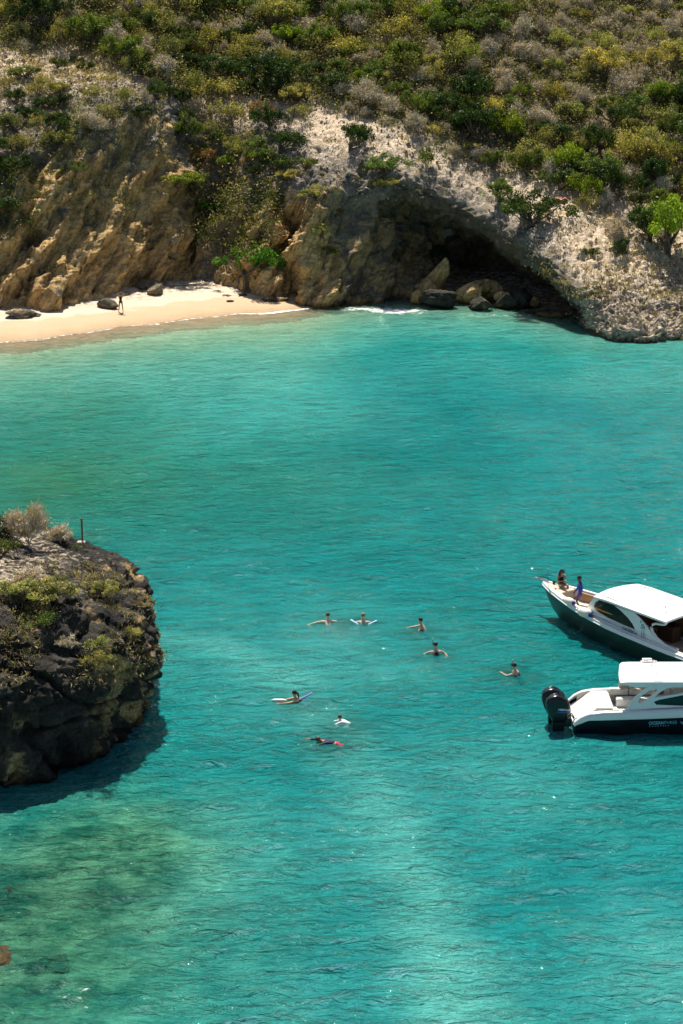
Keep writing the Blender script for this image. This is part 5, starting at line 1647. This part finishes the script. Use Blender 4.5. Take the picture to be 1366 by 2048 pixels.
outboard(9.42, 79.85, 'near black outboard engine of the white powerboat', 'outboard engines on the powerboat stern')
outboard(9.32, 80.65, 'far black outboard engine half hidden behind the near one', 'outboard engines on the powerboat stern')
put_text('ship_name_bold', 'OCEAN', .135, M_PRINT_BLUE, boat2, (3.16, -(hb2(3.5) * .995 + .012), .575), (1, 0, .035), (-.03, 0, 1), bold=.006)
put_text('ship_name_thin', 'THREE', .135, M_PRINT_BLUE, boat2, (3.80, -(hb2(3.9) * .995 + .012), .597), (1, 0, .035), (-.03, 0, 1), bold=-.001)
put_text('charter_lettering', 'CHARTERS', .05, M_PRINT_WHITE, boat2, (3.19, -(hb2(3.5) * .995 + .012), .475), (1, 0, .035), (-.03, 0, 1), spacing=2.9)
mb = MB()
for k in range(2):
    zz = .72 - k * .06
    mb.add([(4.50 + .03 * k, -(hb2(4.5) + .012), zz - .03), (4.72, -(hb2(4.6) + .012), zz - .085), (4.72, -(hb2(4.6) + .012), zz - .06), (4.50 + .03 * k, -(hb2(4.5) + .012), zz)], [(0, 1, 2, 3)])
mb.build('wave_emblem', M_PRINT_BLUE, boat2)
mb = MB(); mb.tube([(.05, -1.2, .5), (-.05, -1.35, .62), (.0, -1.42, .80), (.12, -1.40, .86)], .035, 8); mb.build('stern_fairlead', M_WHITE, boat2, smooth=True)
mb = MB(); mb.tube([(.15, -1.25, .75), (.45, -1.15, .85), (.8, -1.1, .98), (1.4, -1.2, 1.13), (1.9, -1.3, 1.15)], .012, 5); mb.build('stern_line', M_BLACK, boat2)


# ------------------------------------------------------------------ people
def skin_obj(name, joints, edges, mat, parent, levels=1, extra=None, root=0):
    """joints: list of (point, radius or (rx, ry)); grown with a Skin modifier into one surface"""
    me = bpy.data.meshes.new(name + '_sk')
    me.from_pydata([tuple(j[0]) for j in joints], edges, [])
    o = bpy.data.objects.new(name + '_sk', me)
    scene.collection.objects.link(o)
    md = o.modifiers.new('Skin', 'SKIN'); md.use_smooth_shade = True; md.branch_smoothing = 0.3
    for i, j in enumerate(joints):
        r = j[1]
        me.skin_vertices[0].data[i].radius = r if isinstance(r, tuple) else (r, r)
        me.skin_vertices[0].data[i].use_root = (i == root)
    sb = o.modifiers.new('Sub', 'SUBSURF'); sb.levels = levels; sb.render_levels = levels
    dg = bpy.context.evaluated_depsgraph_get(); dg.update()
    out = bpy.data.meshes.new_from_object(o.evaluated_get(dg))
    bpy.data.objects.remove(o); bpy.data.meshes.remove(me)
    if extra is not None:
        bm = bmesh.new(); bm.from_mesh(out)
        t = bpy.data.meshes.new('t'); t.from_pydata(extra.v, [], extra.f); bm.from_mesh(t); bpy.data.meshes.remove(t)
        bm.to_mesh(out); bm.free()
    out.name = name
    out.materials.clear(); out.materials.append(mat)
    out.polygons.foreach_set('use_smooth', np.ones(len(out.polygons), dtype=bool))
    return obj(name, out, parent)


def V3(*a): return Vector(a)


def person(label, loc, rz, J, skin, hair, clothes=(), hair_style='short', group=None, face=None, scale=None, cat='person'):
    """J: joint points: pelvis chest neck head, shoulder/elbow/wrist L R, hip/knee/ankle/toe L R"""
    scale = scale or (1.1 if loc[2] == 0 else 1.0)
    e = empty('person', loc, rz); e.scale = (scale,) * 3
    tag(e, label, cat, group)
    J = {k: Vector(v) for k, v in J.items()}
    up = (J['head'] - J['neck']).normalized()
    fwd = Vector(face) if face else Vector((1, 0, 0)); fwd = (fwd - up * fwd.dot(up)).normalized()
    side = up.cross(fwd)
    names = ['pelvis', 'waist', 'chest', 'neck', 'chin', 'head', 'crown']
    J['waist'] = J.get('waist', J['pelvis'].lerp(J['chest'], .45))
    pts = [(J['pelvis'], (.155, .115)), (J['waist'], (.13, .10)), (J['chest'], (.165, .115)), (J['neck'], (.055, .055)),
           (J['head'] - up * .07 + fwd * .02, (.068, .075)), (J['head'] + up * .02, (.082, .098)), (J['head'] + up * .10 - fwd * .01, (.055, .065))]
    ed = [(0, 1), (1, 2), (2, 3), (3, 4), (4, 5), (5, 6)]
    ex = MB()
    for s, sg in (('L', 1), ('R', -1)):
        b = len(pts)
        pts += [(J['sho' + s], .058), (J['elb' + s], .042), (J['wri' + s], .028)]
        hd = (J['wri' + s] - J['elb' + s]).normalized()
        palm = J['wri' + s] + hd * .075
        pts += [(J['wri' + s] + hd * .03, (.034, .02)), (palm, (.038, .018))]
        ed += [(2, b), (b, b + 1), (b + 1, b + 2), (b + 2, b + 3), (b + 3, b + 4)]
        hs = hd.cross(up); hs = hs.normalized() if hs.length > .1 else side
        hn = hd.cross(hs).normalized()
        for k in range(4):
            ln = (.070, .080, .076, .058)[k]; o_ = hs * (.028 - .0185 * k)
            ex.tube([palm + o_ - hd * .01, palm + o_ + hd * ln * .5, palm + o_ + hd * ln * .8 - hn * .012, palm + o_ + hd * ln - hn * .026], [.010, .009, .008, .006], 6)
        tb = J['wri' + s] + hd * .03 + hs * .03
        ex.tube([tb, tb + hs * .03 + hd * .025, tb + hs * .035 + hd * .06], [.012, .010, .008], 6)
        b = len(pts)
        pts += [(J['hip' + s], .088), (J['kne' + s], .056), (J['kne' + s].lerp(J['ank' + s], .35), .056), (J['ank' + s], .036), (J['toe' + s].lerp(J['ank' + s], .35), .036), (J['toe' + s], .026)]
        ed += [(0, b), (b, b + 1), (b + 1, b + 2), (b + 2, b + 3), (b + 3, b + 4), (b + 4, b + 5)]
    hc = J['head']
    ex.tube([hc + fwd * .088 + up * .01, hc + fwd * .112 - up * .022, hc + fwd * .092 - up * .032], [.008, .014, .010], 6)      # nose
    for sg in (1, -1):
        ex.ball(hc + side * sg * .084 - up * .005, (.014, .014, .026), 6, 5)                                               # ears
    body = skin_obj('body', pts, ed, skin, e, 1, ex)
    mb = MB()
    for sg in (1, -1): mb.ball(hc + fwd * .092 + side * sg * .032 + up * .012, .010, 6, 5)
    mb.build('eyes', M_BLACK, body)
    mb = MB(); mb.tube([hc + fwd * .090 + side * .024 - up * .055, hc + fwd * .099 - up * .057, hc + fwd * .090 - side * .024 - up * .055], .006, 5); mb.build('mouth', pbr('lips', (.30, .10, .08), .6) if 'lips' not in bpy.data.materials else bpy.data.materials['lips'], body)
    # hair: a cap shell following the skull, open at the face
    if hair is not None:
        hb = MB(); v = []; f = []; nn, mm = 14, 9
        for a in range(mm + 1):
            th = (math.pi * .64) * a / mm
            for k in range(nn):
                ph = 2 * math.pi * k / nn
                fr_ = math.cos(ph)
                t2 = th * (1.0 if fr_ < .3 else 1 - .42 * (fr_ - .3) / .7)
                q = (fwd * math.cos(ph) * .104 + side * math.sin(ph) * .094) * math.sin(t2) + up * math.cos(t2) * .118
                v.append(hc + up * .025 - fwd * .008 + q * (1.0 + .03 * math.sin(5 * ph + a)))
        for a in range(mm):
            for k in range(nn): f.append((a * nn + k, a * nn + (k + 1) % nn, (a + 1) * nn + (k + 1) % nn, (a + 1) * nn + k))
        hb.add(v, f)
        if hair_style == 'pony': hb.tube([hc - fwd * .10 + up * .03, hc - fwd * .15 - up * .05, hc - fwd * .15 - up * .16, hc - fwd * .13 - up * .27], [.035, .042, .035, .012], 8)
        if hair_style == 'long':
            for sg in (1, -1, 0): hb.tube([hc - fwd * .05 + side * sg * .07 + up * .04, hc - fwd * .06 + side * sg * .09 - up * .08, hc - fwd * .05 + side * sg * .10 - up * .20, hc - fwd * .02 + side * sg * .11 - up * .32], [.045, .05, .045, .015], 8)
        hb.build('hair', hair, body, smooth=True)
    for c in clothes:
        kind, mat = c[0], c[1]
        if kind in ('shirt', 'longshirt', 'top', 'suit'):
            g = 1.12
            jj = [(J['pelvis'].lerp(J['waist'], .2), (.155 * g, .12 * g)), (J['waist'], (.135 * g, .105 * g)), (J['chest'], (.17 * g, .122 * g)), (J['chest'].lerp(J['neck'], .55), (.10, .075))]
            ee = [(0, 1), (1, 2), (2, 3)]
            if kind != 'top' and kind != 'suit':
                for s in 'LR':
                    b = len(jj)
                    jj += [(J['sho' + s], .070), (J['sho' + s].lerp(J['elb' + s], .6 if kind == 'shirt' else .98), .056)]
                    ee += [(2, b), (b, b + 1)]
                    if kind == 'longshirt':
                        jj.append((J['elb' + s].lerp(J['wri' + s], .85), .040)); ee.append((b + 1, b + 2))
            skin_obj({'shirt': 'shirt', 'longshirt': 'long_sleeved_shirt', 'top': 'swim_top', 'suit': 'swimsuit'}[kind], jj, ee, mat, body, 1)
        if kind in ('shorts', 'suit', 'briefs'):
            jj = [(J['pelvis'].lerp(J['waist'], .35), (.16, .118)), (J['pelvis'], (.178, .132))]
            ee = [(0, 1)]
            fr = .72 if kind == 'shorts' else .22
            for s in 'LR':
                b = len(jj); jj += [(J['hip' + s], .104), (J['hip' + s].lerp(J['kne' + s], fr), .092 if kind == 'shorts' else .098)]; ee += [(1, b), (b, b + 1)]
            skin_obj('shorts' if kind == 'shorts' else 'swim_briefs', jj, ee, mat, body, 1)
        if kind == 'cap':
            cb = MB(); cb.ball(hc + up * .06, (.112, .112, .085), 12, 8); cb.tube([hc + up * .055 + fwd * .08, hc + up * .04 + fwd * .18], [.06, .05], 8)
            cb.build('cap', mat, body, smooth=True)
        if kind == 'mask':
            cb = MB(); cb.tube([hc + fwd * .10 + side * .07 + up * .06, hc + fwd * .125 + up * .06, hc + fwd * .10 - side * .07 + up * .06], .034, 8)
            cb.tube([hc + fwd * .10 + side * .07 + up * .06, hc + side * .11 + up * .05, hc - fwd * .11 + up * .04, hc - side * .11 + up * .05, hc + fwd * .10 - side * .07 + up * .06], .014, 6)
            mk = cb.build('diving_mask', mat, body, smooth=True)
            cb = MB(); cb.tube([hc + fwd * .11 - up * .05, hc + fwd * .08 + side * .12 - up * .03, hc + side * .13 + up * .12, hc - fwd * .02 + side * .12 + up * .27], .013, 6); cb.build('snorkel', mat, body, smooth=True)
            cb = MB(); cb.tube([hc - fwd * .02 + side * .12 + up * .26, hc - fwd * .025 + side * .12 + up * .31], .02, 6); cb.build('snorkel_tip', M_PRINT_WHITE, body)
    return e


def swim_pose(inc=35, leg=20, kick=.10, armL=((.30, .30), (.55, .45)), armR=((.30, -.30), (.55, -.45)), head_up=.16, chest_z=-.06, zL=(-.02, -.01), zR=(-.02, -.01), look=(.02, 0)):
    """swimmer moving along +x; z = 0 is the water surface"""
    c, s = math.cos(R(inc)), math.sin(R(inc))
    t = V3(c, 0, s); chest_z += .04; zL = (zL[0] + .02, zL[1] - .01); zR = (zR[0] + .02, zR[1] - .01)
    ch = V3(0, 0, chest_z); ne = ch + V3(c * .16, 0, s * .16 + .05); hd = ne + V3(look[0], look[1], head_up)
    pe = ch - t * .42
    lc, ls = math.cos(R(leg)), math.sin(R(leg))
    J = dict(chest=ch, neck=ne, head=hd, pelvis=pe)
    for n_, sg, arm, zz in (('L', 1, armL, zL), ('R', -1, armR, zR)):
        J['sho' + n_] = ch + V3(c * .06, sg * .19, s * .06 + .02)
        J['elb' + n_] = V3(arm[0][0], arm[0][1], zz[0]); J['wri' + n_] = V3(arm[1][0], arm[1][1], zz[1])
        J['hip' + n_] = pe + V3(-.04, sg * .09, -.05)
        k = kick * sg
        J['kne' + n_] = J['hip' + n_] + V3(-lc * .42, sg * .05, -ls * .42 + k)
        J['ank' + n_] = J['kne' + n_] + V3(-lc * .42, sg * .03, -ls * .42 - k)
        J['toe' + n_] = J['ank' + n_] + V3(-.16, 0, -.05)
    return J


SK_L = pbr('light_skin', (.56, .33, .22), .55, .35, var=.04); SK_P = pbr('pale_skin', (.66, .46, .35), .55, .35, var=.04)
SK_T = pbr('tanned_skin', (.36, .19, .11), .5, .35, var=.04); SK_D = pbr('dark_skin', (.09, .042, .025), .45, .4, var=.04)
HR_B = pbr('dark_hair', (.012, .009, .007), .5, .4); HR_D = pbr('brown_hair', (.06, .032, .018), .5, .4); HR_L = pbr('ginger_hair', (.30, .17, .07), .5, .4)
C_BLUE = pbr('bright_blue_cloth', (.02, .14, .62), .8); C_NAVY = pbr('navy_cloth', (.008, .016, .055), .8); C_ROY = pbr('royal_blue_cloth', (.02, .06, .42), .7)
C_BLK = pbr('black_cloth', (.008, .008, .010), .8); C_WHT = pbr('white_cloth', (.72, .73, .76), .8); C_RED = pbr('dark_red_cloth', (.34, .02, .05), .8)
C_PURP = pbr('purple_patterned_cloth', (.13, .08, .30), .8, var=.5, vscale=22)
NOODLE = pbr('pale_blue_foam', (.42, .66, .86), .7, var=.03); NOODLE2 = pbr('violet_foam', (.22, .22, .66), .7, var=.03); FLOATM = pbr('white_foam', (.80, .84, .86), .6)


def sp(px, py): 
    p = at_z(px, py, 0); return (p.x, p.y, 0)


UPY = R(90)       # heading away from the camera
person('bald spotted swimmer with blue shorts and both arms spread wide', sp(656, 1246), R(92),
       swim_pose(40, 25, armL=((.10, .52), (-.08, .82)), armR=((.14, -.50), (.10, -.80)), chest_z=-.03), SK_P, HR_D, [('shorts', C_BLUE)])
person('ginger haired swimmer resting on a pale blue noodle', sp(726, 1248), R(88),
       swim_pose(50, 40, armL=((.16, .38), (.34, .20)), armR=((.16, -.38), (.34, -.20)), chest_z=-.01), SK_P, HR_L, [('shorts', C_NAVY)])
mb = MB(); mb.tube([(-.62, .42, .12), (-.42, .20, .05), (-.2, .02, -.01), (0, -.03, -.02), (.22, .02, -.01), (.42, .18, .04), (.66, .36, .10)], .042, 10)
o = mb.build('pool_noodle', NOODLE, None, True, loc=sp(727, 1250)); tag(o, 'pale blue foam noodle held under the arms of the ginger haired swimmer', 'pool noodle')
person('dark haired bare backed swimmer facing left, right of the pale blue noodle', sp(845, 1260), R(165),
       swim_pose(62, 50, armL=((.12, .34), (.28, .56)), armR=((.46, -.12), (.78, -.10)), chest_z=.06, zL=(-.04, -.08), zR=(.04, 0)), SK_L, HR_B, [('shorts', C_NAVY)])
person('snorkeller with navy swimsuit seen from behind, left arm reaching out', sp(872, 1308), R(100),
       swim_pose(55, 35, armL=((.12, .46), (-.02, .78)), armR=((.05, -.40), (-.22, -.44)), chest_z=.0), SK_L, HR_B, [('suit', C_NAVY), ('mask', M_BLACK)])
person('swimmer with snorkel pointing up and bent arm, alone nearest to the boats', sp(1033, 1350), R(155),
       swim_pose(55, 25, armL=((.30, .34), (.60, .14)), armR=((.25, -.34), (.45, -.25)), chest_z=.02, zL=(0, .05)), SK_L, HR_B, [('suit', C_NAVY), ('mask', M_BLACK)])
person('woman with dark ponytail swimming left towards a white float', sp(596, 1402), R(182),
       swim_pose(38, 20, armL=((.40, .24), (.74, .20)), armR=((.40, -.20), (.70, -.16)), chest_z=-.01), SK_L, HR_B, [('suit', C_BLK)], 'pony')
mb = MB(); mb.tube([(-.42, 0, .02), (-.3, .02, .03), (.1, .02, .03), (.26, 0, .02)], [.03, .07, .07, .03], 10)
o = mb.build('swim_float', FLOATM, None, True, loc=sp(562, 1402)); tag(o, 'white foam float in the outstretched hands of the ponytailed woman', 'swim float')
mb = MB(); mb.tube([(-.25, -.18, -.04), (0, .0, .02), (.22, .18, .07), (.46, .40, .13)], .042, 10)
o = mb.build('pool_noodle', NOODLE2, None, True, loc=sp(603, 1398)); tag(o, 'violet blue foam noodle sticking up behind the ponytailed woman', 'pool noodle')
person('child in white shirt and navy shorts swimming to the left', sp(686, 1446), R(168),
       swim_pose(18, 8, armL=((.35, .34), (.62, .40)), armR=((.36, -.20), (.66, -.10)), chest_z=.03, head_up=.13), SK_P, HR_D, [('longshirt', C_WHT), ('shorts', C_NAVY)], scale=.85)
person('man floating face down in navy shirt and dark red shorts', sp(652, 1486), R(172),
       swim_pose(3, 2, kick=.04, armL=((.30, .40), (.12, .60)), armR=((.36, -.30), (.72, -.34)), chest_z=-.02, head_up=.05, look=(.12, 0)), SK_T, HR_D, [('longshirt', C_NAVY), ('shorts', C_RED)], face=(.5, 0, -1))

# on the beach
p = at_z(242, 623, 0.42)
hitb = float(bed_z(np.array([p.x]), np.array([p.y]))[0])
J = dict(pelvis=V3(0, 0, .95), chest=V3(0, 0, 1.30), neck=V3(0, 0, 1.47), head=V3(.01, 0, 1.62),
         shoL=V3(0, .17, 1.40), elbL=V3(.02, .36, 1.58), wriL=V3(.03, .17, 1.70), shoR=V3(0, -.17, 1.40), elbR=V3(.02, -.36, 1.58), wriR=V3(.03, -.17, 1.70),
         hipL=V3(0, .10, .88), kneL=V3(.02, .15, .48), ankL=V3(0, .19, .08), toeL=V3(.16, .20, .03), hipR=V3(0, -.10, .88), kneR=V3(.02, -.15, .48), ankR=V3(0, -.19, .08), toeR=V3(.16, -.20, .03))
person('person in a black swimsuit standing on the beach with both hands raised to the head', (p.x, p.y, hitb), R(-95), J, SK_T, HR_D, [('suit', C_BLK)])

# on the bow: woman sitting on the foredeck, man sitting at the near rail
def seated(lean=.1, arms='lap'):
    J = dict(pelvis=V3(0, 0, .10), chest=V3(lean * .6, 0, .46), neck=V3(lean, 0, .62), head=V3(lean + .04, 0, .77),
             shoL=V3(lean * .8, .18, .55), shoR=V3(lean * .8, -.18, .55), elbL=V3(.10, .26, .30), elbR=V3(.10, -.26, .30),
             hipL=V3(.06, .10, .10), hipR=V3(.06, -.10, .10), kneL=V3(.44, .14, .12), kneR=V3(.44, -.12, .14), ankL=V3(.46, .14, -.30), ankR=V3(.48, -.12, -.28), toeL=V3(.62, .16, -.34), toeR=V3(.63, -.12, -.32))
    J['wriL'] = V3(.30, .08, .30) if arms == 'lap' else V3(.30, .20, .18)
    J['wriR'] = V3(.32, -.04, .32) if arms == 'lap' else V3(.34, -.18, .18)
    return J


p = at_z(1121, 1171, zsf(1.2) + .03)
person('woman in black swimsuit and dark cap sitting on the bow deck of the green boat', p, R(-62), seated(.06), SK_T, HR_D, [('suit', C_BLK), ('cap', C_NAVY)], 'long')
J = dict(pelvis=V3(0, 0, .86), chest=V3(.02, 0, 1.22), neck=V3(.04, 0, 1.39), head=V3(.08, 0, 1.54),
         shoL=V3(.03, .19, 1.31), shoR=V3(.03, -.19, 1.31), elbL=V3(.02, .27, 1.02), elbR=V3(.05, -.26, 1.02), wriL=V3(.20, .24, .82), wriR=V3(.22, -.18, .84),
         hipL=V3(.04, .10, .80), hipR=V3(.02, -.10, .80), kneL=V3(.40, .16, .62), ankL=V3(.30, .18, .24), toeL=V3(.44, .20, .20),
         kneR=V3(.14, -.13, .42), ankR=V3(-.02, -.13, .07), toeR=V3(.14, -.14, .03))
p = at_z(1161, 1190, 1.52)
p.z = .70
person('man in royal blue shirt and purple shorts standing in the open bow', p, R(188), J, SK_D, HR_B, [('longshirt', C_ROY), ('shorts', C_PURP)], scale=1.1)
